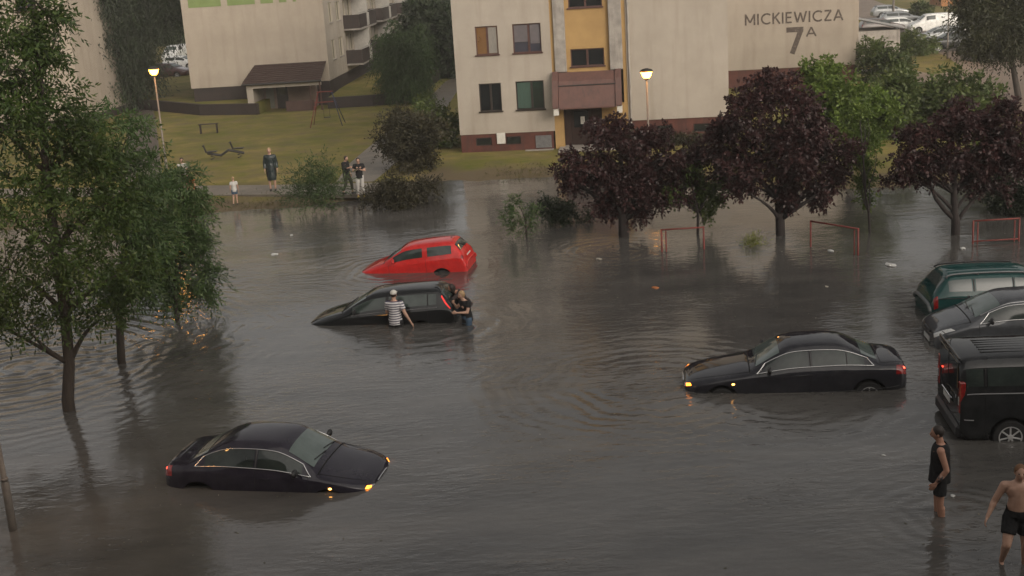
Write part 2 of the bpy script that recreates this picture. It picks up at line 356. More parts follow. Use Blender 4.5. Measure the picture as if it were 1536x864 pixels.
# stairwell
b = BM(); facade(b, 5.42, 7.50, 3.9, TOP, [(5.62, 7.24, z, z+.84) for z in (4.16, 6.93, 9.65)], y=.12, depth=.14)
bmesh.ops.recalc_face_normals(b, faces=b.faces); sw = obj('stairwell_wall', b, yellow, nb)
for z in (4.16, 6.93, 9.65): window(nb, 5.62, 7.24, z, z+.84, wframe, darkwin, split=(.5,), y=.12, depth=.14, sill=wframe)
b = BM(); box(b, 4.86, 5.418, -.08, .3, 3.95, TOP-.01, .02); obj('pilaster', b, concr, nb)
b = BM(); box(b, 7.502, 8.12, -.08, .3, 3.95, TOP-.01, .02); obj('pilaster', b, concr, nb)
b = BM(); box(b, 4.702, 5.15, .02, .32, -.2, 2.35); box(b, 7.02, 8.298, .02, .32, -.2, 2.35); box(b, 4.702, 4.858, .05, .3, 2.352, TOP-.02); box(b, 8.122, 8.298, .05, .3, 2.352, TOP-.02); obj('entrance_wall', b, yellow, nb)
b = BM()   # canopy: sloping apron between two cheeks
P = [(-.15, 3.93), (-.55, 3.55), (-1.0, 2.32), (-1.0, 2.26), (.0, 2.26), (.0, 3.93)]
for a0, a1, s in ((5.02, 7.72, 0), (4.72, 5.0, .06), (7.74, 8.02, .06)):
    L_ = [b.verts.new((a0, y-s, z+s)) for y, z in P]; R_ = [b.verts.new((a1, y-s, z+s)) for y, z in P]
    b.faces.new(L_[::-1]); b.faces.new(R_)
    for k in range(len(P)): b.faces.new((L_[k], L_[(k+1) % len(P)], R_[(k+1) % len(P)], R_[k]))
bmesh.ops.recalc_face_normals(b, faces=b.faces); cn = obj('canopy', b, canopym, nb)
b = BM(); box(b, 5.0, 7.74, -.66, -.5, 3.32, 3.37); obj('seam', b, darkm, cn)
for a in (4.74, 7.78): b = BM(); box(b, a, a+.25, -1.0, -.5, 1.98, 2.315, .02); obj('bracket', b, white, cn)
b = BM(); box(b, 5.152, 7.018, .5, .56, -.2, 2.35); obj('entrance_panel', b, mat('entrance_brown', (.045, .022, .018), .4, (.03, .016, .013), 2), nb)
b = BM(); box(b, 5.5, 6.45, .44, .498, .2, 2.15, .01); dr = obj('door', b, mat('door_brown', (.035, .018, .015), .35, (.02, .012, .01), 3), nb)
b = BM(); box(b, 5.62, 6.33, .425, .437, 1.2, 2.0); obj('pane', b, darkwin, dr); b = BM(); tube(b, [(6.38, .40, 1.0), (6.38, .40, 1.3)], .015); obj('handle', b, greym, dr)
b = BM(); box(b, 5.95, 6.15, .408, .422, 1.35, 1.72); nz = obj('notice', b, white, dr)
b = BM()
for k in range(4): box(b, 5.98, 6.12-.02*(k % 2), .403, .406, 1.42+.06*k, 1.43+.06*k)
obj('print', b, darkm, nz)
b = BM(); box(b, 6.6, 6.78, .485, .498, 1.15, 1.38); obj('notice', b, white, nb)
b = BM(); box(b, 4.9, 8.1, -1.3, .5, .1, .34, .02); obj('doorstep', b, concr, nb)

# sign block -----------------------------------------------------------
SW = Wall(G(1100, 106, 1.4), R(7))
sb = empty('apartment_building', (0, 0, 0), label='far apartment block wing with a street name and house number on its gable', cat='apartment building'); sb.matrix_world = SW.M
b = BM(); facade(b, -8, 7.9, 1.4, TOP, [])
for f in ([(7.9, 0, 1.4), (7.9, 30, 1.4), (7.9, 30, TOP), (7.9, 0, TOP)], [(-8, 0, -.2), (-8, 30, -.2), (-8, 30, TOP), (-8, 0, TOP)]): b.faces.new([b.verts.new(p) for p in f])
obj('wall', b, plaster2, sb)
b = BM(); facade(b, -8, 7.84, -.3, 1.398, [], y=.06); b.faces.new([b.verts.new(p) for p in ((7.84, .06, -.3), (7.84, 30, -.3), (7.84, 30, 1.398), (7.84, .06, 1.398))]); obj('plinth', b, brown, sb)
b = BM(); box(b, -8, 8, -.1, 30.1, TOP+.004, TOP+.3); obj('roof', b, darkm, sb)
b = BM(); box(b, 7.905, 8.2, .8, 2.2, 1.25, 12, .02); obj('wall_pier', b, plaster2, sb)
b = BM(); box(b, 8.21, 9.3, .8, 1.9, .75, .87, .01); obj('porch_slab', b, white, sb)
textm = mat('dark_sign_paint', (.09, .068, .055), .85, (.22, .18, .15), 7, fac=(.5, .8), bump=.2)
def arc(cx, cy, rx, ry, t0, t1, n=12): return [(cx+rx*math.cos(R(t0+(t1-t0)*i/n)), cy+ry*math.sin(R(t0+(t1-t0)*i/n))) for i in range(n+1)]
GL = {'M': (.86, [[(.06, 0), (.06, 1)], [(.06, .96), (.43, .22)], [(.43, .22), (.80, .96)], [(.80, 1), (.80, 0)]]), 'I': (.14, [[(.07, 0), (.07, 1)]]), 'C': (.80, [arc(.5, .5, .43, .44, 48, 312)]), 'K': (.62, [[(.07, 0), (.07, 1)], [(.10, .45), (.58, 1)], [(.24, .60), (.62, 0)]]),
      'E': (.54, [[(.07, 0), (.07, 1)], [(.07, .93), (.52, .93)], [(.07, .52), (.48, .52)], [(.07, .07), (.52, .07)]]), 'W': (1.05, [[(.04, 1), (.29, .04)], [(.29, .04), (.53, .9)], [(.53, .9), (.77, .04)], [(.77, .04), (1.02, 1)]]), 'Z': (.62, [[(.04, .93), (.6, .93)], [(.58, .93), (.06, .07)], [(.04, .07), (.62, .07)]]),
      'A': (.80, [[(.04, 0), (.40, .97)], [(.40, .97), (.76, 0)], [(.18, .30), (.62, .30)]]), '7': (.68, [[(.0, .91), (.66, .91)], [(.58, .93), (.22, 0)]])}
def lettering(txt, a, z, width, height, parent, sw=.13, gap=.17):
    tot = sum(GL[c][0] for c in txt)+gap*(len(txt)-1); k = width/tot; x = a; dy = 0
    b = BM()
    for c in txt:
        for st in GL[c][1]:
            for (x0, y0), (x1, y1) in zip(st[:-1], st[1:]):
                p, q = Vector((x+x0*k, 0, z+y0*height)), Vector((x+x1*k, 0, z+y1*height)); d = (q-p).normalized(); nn = Vector((-d.z, 0, d.x))*sw*height/2; dy = (dy+1) % 9; y = -.012-.0012*dy
                if len(st) > 3: p -= d*.004; q += d*.004
                f = [b.verts.new((v.x, y, v.z)) for v in (p-nn, q-nn, q+nn, p+nn)]; g = [b.verts.new((v.x, -.001, v.z)) for v in (p-nn, q-nn, q+nn, p+nn)]
                b.faces.new(f)
                for i in range(4): b.faces.new((f[i], g[i], g[(i+1) % 4], f[(i+1) % 4]))
        x += (GL[c][0]+gap)*k
    return obj('lettering', b, textm, parent)
lettering('MICKIEWICZA', .80, 4.28, 6.28, .72, sb, .15)
lettering('7', 3.46, 2.30, 1.12, 1.70, sb, .19)
lettering('A', 4.72, 3.36, .66, .62, sb, .17)

# left block -----------------------------------------------------------
o = AY(287, 133, 89); LW = Wall((o.x, 89), R(3))
lb = empty('apartment_building', (0, 0, 0), label='beige apartment block with green painted rectangles high on its gable and balconies along its side', cat='apartment building'); lb.matrix_world = LW.M
Wd = 9.95; Lg = 52
b = BM(); facade(b, 0, Wd, 1.93, TOP, []); b.faces.new([b.verts.new(p) for p in ((0, 0, 1.93), (0, Lg, 1.93), (0, Lg, TOP), (0, 0, TOP))])
obj('wall', b, plaster2, lb)
# side wall, built in a frame whose x runs back along the block
SM = Matrix(((0, -1, 0, Wd), (1, 0, 0, 0), (0, 0, 1, 0), (0, 0, 0, 1)))
swn = []
for z in (3.22, 5.83, 8.45): swn.append((1.9, 3.3, z, z+1.42)); swn.append((4.9, 6.6, z, z+1.42))
bays = [(7.6, 16.4), (20.5, 30.0), (34, 43)]
for (d0, d1) in bays:
    for z in (2.55, 5.16, 7.78): swn += [(d0+.5, d0+1.4, z+.1, z+2.1), (d0+2.2, d0+3.8, z+.8, z+2.1), (d1-3.8, d1-2.2, z+.8, z+2.1), (d1-1.4, d1-.5, z+.1, z+2.1)]
for z in (3.22, 5.83, 8.45): swn += [(17.6, 19.2, z, z+1.42), (31.2, 32.8, z, z+1.42)]
b = BM(); facade(b, 0, Lg, 1.93, TOP, swn)
for v in b.verts: v.co = SM @ v.co
obj('side_wall', b, plaster, lb)
lightfr = mat('cream_window_frame', (.42, .38, .28), .5, (.35, .31, .23), 6)
palegl = mat('pale_window_glass', (.05, .055, .05), .08, spec=.8)
for q in swn: window(lb, *q, lightfr, palegl if q[1]-q[0] > 1.2 else darkwin, split=(.5,) if q[1]-q[0] > 1.2 else (), M=SM, sill=concr if q[1]-q[0] > 1.2 and q[0] < 7 else None)
balp = mat('dark_brown_balcony', (.035, .022, .018), .7, (.024, .016, .014), 2, bump=.2)
balw = mat('balcony_white', (.42, .40, .36), .7, (.34, .32, .29), 3)
for (d0, d1) in bays:
    for zi, z in enumerate((2.48, 5.10, 7.72)):
        bl = BM(); box(bl, d0, d1, -1.25, -.002, z-.12, z, M=SM); bo = obj('balcony', bl, concr, lb)
        bl = BM(); mid = (d0+d1)/2
        box(bl, d0, mid-.7, -1.25, -1.2, z+.01, z+1.02, M=SM); box(bl, mid+.7, d1, -1.25, -1.2, z+.01, z+1.02, M=SM); box(bl, d0, d0+.05, -1.19, -.01, z+.01, z+1.02, M=SM); box(bl, d1-.05, d1, -1.19, -.01, z+.01, z+1.02, M=SM); obj('parapet', bl, balp, bo)
        bl = BM(); box(bl, mid-.1, mid+.1, -1.22, -.004, z+.01, z+2.45, M=SM); box(bl, mid-.68, mid-.12, -1.24, -1.2, z+.05, z+1.0, M=SM); box(bl, mid+.12, mid+.68, -1.24, -1.2, z+.05, z+1.0, M=SM); obj('divider', bl, balw, bo)
        bl = BM(); tube(bl, [SM @ Vector((d0, -1.22, z+1.12)), SM @ Vector((d1, -1.22, z+1.12))], .02, 6); obj('rail', bl, greym, bo)
b = BM(); facade(b, .12, 4.6, -.3, 1.928, [], y=.08); box(b, 4.7, Wd-.08, .08, .3, -.3, 1.928)
for f in ([(.12, .08, -.3), (.12, Lg, -.3), (.12, Lg, 1.928), (.12, .08, 1.928)], [(Wd-.08, .08, -.3), (Wd-.08, Lg, -.3), (Wd-.08, Lg, 1.928), (Wd-.08, .08, 1.928)]): b.faces.new([b.verts.new(p) for p in f])
dbrown = mat('dark_brown_plinth', (.036, .024, .021), .75, (.024, .017, .015), 1.5, bump=.2)
obj('plinth', b, dbrown, lb)
b = BM(); box(b, -.2, Wd+.2, -.15, Lg+.2, TOP+.004, TOP+.3); obj('roof', b, darkm, lb)
gp = mat('green_wall_paint', (.19, .25, .09), .85, (.155, .205, .07), 1)
for a0, a1 in ((.52, 2.82), (3.28, 5.22), (5.62, 6.5), (6.92, 7.44), (7.9, 8.12)):
    b = BM(); box(b, a0, a1, -.02, -.003, 7.5, 9.3); obj('painted_panel', b, gp, lb)
# porch
tile = mat('dark_brown_tiles', (.055, .030, .024), .5, (.035, .02, .017), 6, bump=.3, bscale=18, stretch=(3, 1, 3))
pr = BM()
y0, y1 = -.004, -3.4
q = [(4.72, y0, 3.32), (9.8, y0, 3.32), (9.95, y1, 2.38), (4.55, y1, 2.38)]
top = [pr.verts.new(p) for p in q]; bot = [pr.verts.new((p[0], p[1], p[2]-.12)) for p in q]
pr.faces.new(top); pr.faces.new(bot[::-1])
for k in range(4): pr.faces.new((top[k], bot[k], bot[(k+1) % 4], top[(k+1) % 4]))
for k in range(9):   # tile courses standing a little proud
    t = (k+.6)/9.3; y = y0+(y1-y0)*t; z = 3.32+(2.38-3.32)*t
    box(pr, 4.72-.17*t, 9.8+.15*t, y-.05, y+.02, z+.0, z+.04)
bmesh.ops.recalc_face_normals(pr, faces=pr.faces); po = obj('porch_roof', pr, tile, lb)
b = BM(); tube(b, [(4.5, y1-.06, 2.25), (10.0, y1-.06, 2.25)], .06, 8); obj('gutter', b, darkm, po)
b = BM(); box(b, 4.75, 9.9, -3.2, -3.0, 1.95, 2.22); box(b, 4.75, 5.2, -3.2, -.01, .2, 1.94, .01); obj('porch_frame', b, plaster, lb)
b = BM(); tube(b, [(9.85, -3.35, 2.2), (9.85, -3.3, .2)], .05, 8); tube(b, [(9.1, -3.1, 1.95), (9.1, -3.1, .2)], .045, 8); obj('porch_post', b, wframe, lb)
b = BM(); box(b, 5.25, 9.0, -.6, -.01, .2, 2.8); obj('porch_wall', b, mat('porch_wall', (.20, .145, .11), .85, (.13, .09, .07), .8, bump=.1), lb)
b = BM(); box(b, 6.2, 7.0, -.66, -.605, .22, 2.0, .01); pd = obj('door', b, mat('door_dark', (.03, .022, .02), .4, (.02, .015, .013), 3), lb)
b = BM(); box(b, 6.35, 6.85, -.672, -.662, 1.2, 1.85); obj('pane', b, darkwin, pd)
b = BM(); box(b, 5.45, 6.0, -.65, -.605, .3, 1.95, .01); obj('side_panel', b, mat('door_grey', (.16, .16, .13), .5, (.12, .12, .10), 3), lb)
b = BM(); box(b, 7.3, 9.3, -3.0, -2.9, .2, .95, .02); obj('porch_parapet', b, mat('parapet_brown', (.09, .05, .04), .8, (.06, .036, .03), 2), lb)

sh_ = empty('shed', G(1318, 92, .25), label='low grey shed with a sloping roof at the right side of the far block', cat='shed')
b = BM(); box(b, -1.6, 1.6, 0, 4, -.1, 2.3); obj('wall', b, concr, sh_); b = BM(); vs_ = box(b, -1.9, 1.9, -.3, 4.3, 2.35, 2.5)
for v in vs_: v.co.z += (1.9-v.co.x)*.25
obj('roof', b, greym, sh_)
# terraces beside the left block (retaining walls carry a raised lawn)
def retaining(px, name_label, back=30):
    pts = [G(x, y, .3) for x, y in px]
    bm = BM(); n = len(pts)
    for i in range(n-1):
        a, c = pts[i], pts[i+1]; d = (c-a).normalized(); nn = Vector((d.y, -d.x, 0))
        vs = []
        for z in (-.2, 1.0):
            vs.append([bm.verts.new((p.x, p.y, z)) for p in (a, c, c-nn*.3, a-nn*.3)])
        for k in range(4): bm.faces.new((vs[0][k], vs[0][(k+1) % 4], vs[1][(k+1) % 4], vs[1][k]))
        bm.faces.new(vs[1])
    bmesh.ops.recalc_face_normals(bm, faces=bm.faces)
    o = tag(obj('retaining_wall', bm, dbrown), name_label, 'wall'); return pts
lp = retaining([(205, 163), (240, 166), (300, 172), (386, 171)], 'low dark retaining wall left of the porch below the beige gable')
poly_slab('terrace', [(lp[0].x, lp[0].y+.31), (lp[1].x, lp[1].y+.31), (lp[2].x, lp[2].y+.31), (lp[3].x+.1, lp[3].y+.31), (lp[3].x+.5, 89.5), (-22.5, 95), (-24, 120), (-34, 110)], .1, .98, grassm)['kind'] = 'structure'
rp = retaining([(492, 162), (560, 158), (615, 153), (640, 134), (668, 112)], 'long dark retaining wall under the weeping tree beside the beige block')
poly_slab('terrace', [(rp[0].x, rp[0].y+.31), (rp[1].x, rp[1].y+.31), (rp[2].x-.1, rp[2].y+.35), (rp[3].x-.35, rp[3].y+.1), (rp[4].x-.35, rp[4].y), (rp[4].x-1, 140), (-11.5, 140), (-11.8, 89)], .1, .98, grassm)['kind'] = 'structure'

# far left block glimpsed between the trees
o = AY(109, 75, 84)
fb = empty('apartment_building', (0, 0, 0), label='plain pale apartment block half hidden behind the big tree at far left', cat='apartment building')
fb.matrix_world = Wall((o.x, 84), R(3)).M
b = BM(); facade(b, -14, 0, .8, 12, [(-3.4, -2.0, 5.2, 6.6), (-3.4, -2.0, 8.0, 9.4), (-7, -5.6, 5.2, 6.6)]); b.faces.new([b.verts.new(p) for p in ((0, 0, .8), (0, 14, .8), (0, 14, 12), (0, 0, 12))]); obj('wall', b, plaster2, fb)
for q in ((-3.4, -2.0, 5.2, 6.6), (-3.4, -2.0, 8.0, 9.4), (-7, -5.6, 5.2, 6.6)): window(fb, *q, wframe, darkwin, sill=wframe)
b = BM(); box(b, -14, -.06, .06, 14, -.2, .798); obj('plinth', b, dbrown, fb)
b = BM(); box(b, -14.1, .1, -.1, 14.1, 12.004, 12.3); obj('roof', b, darkm, fb)
# distant low ochre building on the right
o = G(1412, 9, .3)
ob = empty('garage_building', (0, 0, 0), label='low ochre garage building beyond the parked vans at the top edge', cat='building'); ob.matrix_world = Wall((o.x, o.y), R(7)).M
b = BM(); facade(b, 0, 9, -.1, 3.2, [(1, 2.4, .9, 2.2), (6, 8.4, .0, 2.4)]); b.faces.new([b.verts.new(p) for p in ((0, 0, 0), (0, 7, 0), (0, 7, 3.2), (0, 0, 3.2))]); obj('wall', b, mat('orange_render', (.42, .19, .07), .85, (.34, .15, .055), 1), ob)
window(ob, 1, 2.4, .9, 2.2, wframe, darkwin); b = BM(); box(b, 6.01, 8.39, .1, .15, .0, 2.39); obj('door', b, wframe, ob)
b = BM(); box(b, -.3, 9.3, -.3, 7.3, 3.204, 3.45); obj('roof', b, darkm, ob)

# ------------------------------------------------------------------ lamps
lampm = mat('lamp_glow', (1, .6, .3), .4, emit=(1.0, .37, .035), es=13)
polem = mat('lamp_pole', (.18, .155, .13), .6, (.13, .11, .095), 6)
def street_lamp(x, y, h, label, energy, lean=0.0, z=.0):
    t = empty('street_lamp', (x, y, z), label=label, cat='street lamp', group='street lamps')
    b = BM(); tube(b, [(0, 0, -.6), (0, 0, .9), (0, 0, .95), (lean*h, 0, h-.36)], [.075, .07, .05, .036], 10); tube(b, [(0, 0, .95), (0, 0, 1.0)], .065, 10); obj('pole', b, polem, t, True)
    b = BM(); lathe(b, [(.05, h-.40), (.09, h-.36), (.10, h-.32)], 16, c=(lean*h, 0, 0)); obj('collar', b, darkm, t)
    b = BM(); lathe(b, [(.10, h-.318), (.17, h-.24), (.235, h-.06), (.228, h-.04)], 20, c=(lean*h, 0, 0)); obj('lamp_shade', b, lampm, t, True)
    b = BM(); lathe(b, [(.26, h-.05), (.27, h-.02), (.2, h+.05), (.05, h+.09)], 20, c=(lean*h, 0, 0)); obj('cap', b, darkm, t, True)
    ld = bpy.data.lights.new('lamp_bulb', 'POINT'); ld.energy = energy; ld.color = (1, .48, .14); ld.shadow_soft_size = .3
    lo = bpy.data.objects.new('lamp_bulb', ld); C.objects.link(lo); lo.parent = t; lo.location = (lean*h+.1, -.42, h-.25)
    return t
p = G(252, 268); street_lamp(p.x, p.y, 5.35, 'lit street lamp in front of the willow, by the lawn at upper left', 22)
p = G(975, 272); street_lamp(p.x, p.y, 4.6, 'lit street lamp in front of the blank cream wall and above the purple trees', 22)
p = G(20, 795); street_lamp(p.x, p.y, 5.2, 'lamp post standing in the water at the lower left edge of the photo', 60, lean=-.01)
p = G(1421, 88, .26); t = street_lamp(p.x, p.y, 5.9, 'far street lamp beside the parked cars at upper right', 60, z=.26)
b = BM(); p = G(1340, 26, .3); pl = empty('utility_pole', p, label='thin grey pole beyond the far road at upper right', cat='pole'); tube(b, [(0, 0, -.2), (0, 0, 8)], [.14, .09], 8); obj('pole', b, polem, pl)
b = BM(); tube(b, [(-.8, 0, 7.6), (.8, 0, 7.6)], .06, 6); obj('crossbar', b, polem, pl)

# the block the photograph is taken from, standing behind the camera (seen only in reflections)
hb_ = empty('apartment_building', (-42, -1.2, 0), label='long apartment block directly behind the viewpoint, never in frame but mirrored in car paint', cat='apartment building'); hb_.rotation_euler = (0, 0, math.pi); hb_.location = (42, -1.2, 0)
hh = [(a, a+1.5, z, z+1.4) for a in [2+3.4*i for i in range(23)] for z in (2.2, 4.9, 7.6, 10.3, 13.0)]
b = BM(); facade(b, 0, 84, .9, 16, hh); obj('wall', b, mat('far_side_render', (.22, .19, .16), .9, (.17, .15, .13), .5), hb_)
b = BM(); [box(b, q[0]+.03, q[1]-.03, .11, .14, q[2]+.03, q[3]-.03) for q in hh]; o = obj('window', b, darkwin, hb_)
b = BM(); box(b, 0, 84, .02, 12, -.6, .898); obj('plinth', b, brown, hb_)
b = BM(); box(b, -.1, 84.1, -.3, 12.1, 16.004, 16.3); obj('roof', b, darkm, hb_)

# rain haze hanging in the whole scene
hz = BM(); box(hz, -560, 560, -140, 960, -1.9, 45)
hm = bpy.data.materials.new('haze'); hm.use_nodes = True; hn = hm.node_tree.nodes; hn.clear()
pv = hn.new('ShaderNodeVolumePrincipled'); pv.inputs['Color'].default_value = (.86, .84, .80, 1); pv.inputs['Density'].default_value = .0008
ho = hn.new('ShaderNodeOutputMaterial'); hm.node_tree.links.new(pv.outputs[0], ho.inputs['Volume'])
tag(obj('haze', hz, hm), kind='stuff')

# ------------------------------------------------------------------ trees and plants
bark = mat('wet_bark', (.055, .043, .033), .85, (.03, .024, .02), 6, bump=.6, bscale=12, stretch=(3, 3, .6))
barkp = mat('plum_bark', (.035, .026, .024), .85, (.02, .016, .015), 6, bump=.6, bscale=12, stretch=(3, 3, .6))
def unit(v): return v/np.maximum(np.linalg.norm(v, axis=1, keepdims=True), 1e-6)
def leaves(P, D, L, n, l, w, droop=.3, spread=.8, rs=None, tintn=.5, tb=None):
    """sprays of n leaflets along twigs starting at P, pointing D; returns verts, quads, tint"""
    N = len(P); Vs = []; T = []
    rnd = unit(rs.normal(size=(N, 3))); side = unit(np.cross(D, rnd)); base_t = rs.random(N) if tb is None else tb
    for j in range(n):
        t = (j+.6)/n
        B = P + D*L*t + np.array([0, 0, -1])*droop*L*t*t
        s = side*(1 if j % 2 else -1)
        if j == n-1: ld = unit(D + np.array([0, 0, -.5])*droop + rs.normal(size=(N, 3))*.15)
        else: ld = unit(s*spread + D*.55 + np.array([0, 0, -1])*droop*.8 + rs.normal(size=(N, 3))*.25)
        wd = unit(np.cross(ld, rnd + rs.normal(size=(N, 3))*.5))
        sc = (rs.uniform(.7, 1.25, size=(N, 1)))
        Vs.append(np.stack([B, B+ld*l*.5*sc+wd*w*.5*sc, B+ld*l*sc, B+ld*l*.5*sc-wd*w*.5*sc], 1))
        tt = np.clip(base_t*(1-tintn)+rs.random(N)*tintn, 0, 1); T.append(np.repeat(tt[:, None], 4, 1))
    V = np.concatenate(Vs).reshape(-1, 3); T = np.concatenate(T).reshape(-1)
    return V, np.arange(len(V)).reshape(-1, 4), T
def crown_points(lobes, dens, rs, flat=.85, fill=.5, rag=0):
    P = []; D = []; TB = []
    if rag:
        sub = []
        for c, r in lobes:
            for _ in range(rag):
                d = rs.normal(size=3); d /= np.linalg.norm(d); sub.append((np.array(c)+d*r*rs.uniform(.35, 1.12)*np.array([1.12, 1, flat]), r*rs.uniform(.22, .44)))
        lobes = sub; dens = dens*1.15
    for c, r in lobes:
        n = max(6, int(dens*r*r)); d = unit(rs.normal(size=(n, 3)))
        k1, k2, ph = rs.uniform(1.5, 3.5), rs.uniform(3, 6), rs.uniform(0, 6)
        bumpy = 1+.16*np.sin(k1*d[:, 0]*2+ph)*np.cos(k1*d[:, 2]*2+ph*2)+.13*np.sin(k2*d[:, 1]*2+ph)
        rad = r*(fill+(1-fill)*rs.random(n)**.6)*bumpy*np.where(rs.random(n) < .08, rs.uniform(1.0, 1.3, n), 1)
        p = np.array(c)+d*rad[:, None]*np.array([1, 1, flat]); P.append(p); D.append(unit(d+rs.normal(size=(n, 3))*.45+np.array([0, 0, .1])))
        TB.append(np.clip(rs.normal(.5, .22)+(rs.random(n)-.5)*.5, 0, 1))
    return np.concatenate(P), np.concatenate(D), np.concatenate(TB)
def rot_local(P, root): return P-np.array(root)
def branch_pts(a, b, rs, sag=.12, n=5):
    a = np.array(a, float); b = np.array(b, float); L = np.linalg.norm(b-a); out = []
    off = rs.normal(size=3)*L*sag*.5
    for i in range(n+1):
        t = i/n; out.append(a+(b-a)*t+off*math.sin(math.pi*t)+np.array([0, 0, L*.10*math.sin(math.pi*t)]))
    return out
def tree(name, label, root, trunk, tr, lobes, lm, bk, dens, spray, seed=1, cat='tree', group=None, extra=True, depth=.8, flat=.85, fill=.4, nbr=99, zmin=None, bareness=0, rag=8):
    """root world base; trunk = list of world points; tr = radii; lobes = [(centre, r)] world"""
    rs = np.random.default_rng(seed); r0 = np.array(root, float)
    e = empty(name, tuple(root), label=label, cat=cat, group=group)
    lb_ = [(np.array(c, float)-r0, r) for c, r in lobes]
    if extra:
        ex = []
        for c, r in lb_:
            for s in (-1, 1):
                if r > .35: ex.append((c+np.array([rs.normal()*.25*r, s*depth*r*rs.uniform(.7, 1.1), rs.normal()*.2*r]), r*rs.uniform(.62, .85)))
        allb = lb_+ex
    else: allb = lb_
    tp = [np.array(p, float)-r0 for p in trunk]
    bm = BM()
    if tp:
        tube(bm, tp, tr, 9); top = tp[-1]
        for c, r in allb[:nbr]:
            # start on the trunk at the height below the lobe
            k = min(range(len(tp)), key=lambda i: abs(tp[i][2]-(c[2]-abs(np.linalg.norm((c-tp[i])[:2]))*.7))) if len(tp) > 2 else 0
            k = max(1, k) if len(tp) > 1 else 0
            st = tp[k]; bp = branch_pts(st, c, rs); n = len(bp); r1 = tr[min(k, len(tr)-1)]*.55
            tube(bm, bp, [max(.008, r1*(1-.85*i/(n-1))) for i in range(n)], 6)
            for q in range(3):
                e2 = c+unit(rs.normal(size=(1, 3)))[0]*r*.75; b2 = branch_pts(bp[-2], e2, rs, n=3); tube(bm, b2, [max(.005, r1*.22*(1-.7*i/3)) for i in range(4)], 5)
        obj('trunk', bm, bk, e, True)
    P, D, TB = crown_points(allb, dens, rs, flat, fill, rag)
    if zmin is not None: k = P[:, 2] > zmin-r0[2]; P, D, TB = P[k], D[k], TB[k]
    V, Q, T = leaves(P, D, *spray, rs=rs, tb=TB)
    meshnp('crown', V, Q, lm, e, tint=T)
    return e
def LB(*l): return [(tuple(AY(px, py, Y)), r) for px, py, Y, r in l]

m_ash = leafmat('ash_leaves', (.024, .048, .010), (.050, .084, .018), (.11, .14, .04), .7)
m_ash2 = leafmat('ailanthus_leaves', (.034, .070, .020), (.066, .112, .034), (.13, .165, .062), .9)
m_plum = leafmat('plum_leaves', (.022, .009, .010), (.046, .019, .019), (.088, .040, .037), 1.2, rough=.4)
m_green = leafmat('bright_leaves', (.05, .085, .015), (.10, .15, .025), (.17, .22, .05), .8)
m_mid = leafmat('mid_leaves', (.035, .060, .014), (.070, .098, .024), (.12, .14, .04), .8)
m_dark = leafmat('dark_leaves', (.016, .026, .013), (.032, .048, .022), (.060, .078, .038), .5)
m_will = leafmat('willow_leaves', (.026, .050, .016), (.050, .085, .026), (.085, .125, .042), .35)
m_shrub = leafmat('brown_shrub_leaves', (.022, .020, .012), (.042, .038, .018), (.075, .062, .030), 1.0)

# three trees standing in the water on the left
b1 = G(103, 615); 
tree('ash_tree', 'tallest leafy tree standing in the water at far left, touching the top of the photo', b1,
     [b1-Vector((0, 0, .6)), AY(102, 600, b1.y), AY(104, 545, b1.y), AY(98, 470, b1.y), AY(85, 380, b1.y), AY(70, 260, b1.y+.2), AY(60, 120, b1.y+.3), AY(50, 0, b1.y+.3)],
     [.16, .14, .125, .12, .11, .09, .07, .04],
     LB((5, 60, 26.7, .8), (72, 28, 27.2, .5), (62, 75, 27, .42), (60, -70, 27, .9), (-30, -30, 27, 1.0), (20, 120, 26.5, .9), (75, 165, 27, .7), (115, 195, 27, .6), (-30, 150, 27, 1.1), (40, 205, 26.3, .95), (110, 235, 27, .85), (150, 260, 27.2, .6),
        (-20, 290, 26.6, 1.0), (60, 300, 26.3, .95), (130, 320, 26.6, .85), (185, 300, 27.2, .55), (0, 400, 26.2, .95), (75, 395, 25.9, .95), (140, 400, 26.4, .8), (30, 480, 26.4, .8), (100, 480, 26.4, .72), (160, 475, 26.6, .6), (-30, 470, 26.6, .9), (205, 400, 27.0, .5)),
     m_ash, bark, 105, (.36, 8, .14, .046, .5, .8), seed=11, group='trees standing in the water on the left', nbr=40, zmin=2.1)
b2 = G(180, 545)
tree('ash_tree', 'second leafy tree in the water, its thin forked trunk right of the tallest tree', b2,
     [b2-Vector((0, 0, .6)), AY(181, 520, b2.y), AY(179, 470, b2.y), AY(185, 400, b2.y), AY(190, 320, b2.y), AY(180, 240, b2.y)], [.11, .10, .09, .08, .06, .03],
     LB((170, 190, 30, .75), (200, 240, 30, .7), (150, 240, 30.3, .7), (222, 290, 30, .6), (180, 320, 29.8, .85), (222, 355, 30, .6), (195, 400, 30, .8), (165, 430, 30, .7), (205, 445, 30.1, .35)),
     m_ash2, bark, 100, (.36, 9, .14, .042, .6, .8), seed=12, group='trees standing in the water on the left', zmin=1.1)
b3 = G(265, 482)
tree('ash_tree', 'feathery tree with drooping fronds in the water, nearest to the open water of the three', b3,
     [b3-Vector((0, 0, .6)), AY(265, 470, b3.y), AY(263, 430, b3.y), AY(262, 370, b3.y), AY(258, 320, b3.y), AY(250, 265, b3.y)], [.07, .065, .06, .05, .035, .02],
     LB((252, 275, 33.9, .45), (225, 300, 34, .5), (275, 315, 33.8, .5), (240, 340, 33.7, .55), (285, 345, 33.9, .42), (255, 385, 33.7, .55), (290, 388, 33.9, .34), (245, 418, 33.8, .42), (285, 428, 33.9, .30), (228, 385, 34, .4), (306, 365, 33.9, .2), (312, 408, 33.9, .2), (300, 300, 33.9, .22), (282, 262, 33.9, .2), (305, 440, 34, .16), (262, 448, 33.9, .25)),
     m_ash2, bark, 95, (.52, 13, .16, .036, .6, .7), seed=13, group='trees standing in the water on the left', zmin=.25, fill=.3)

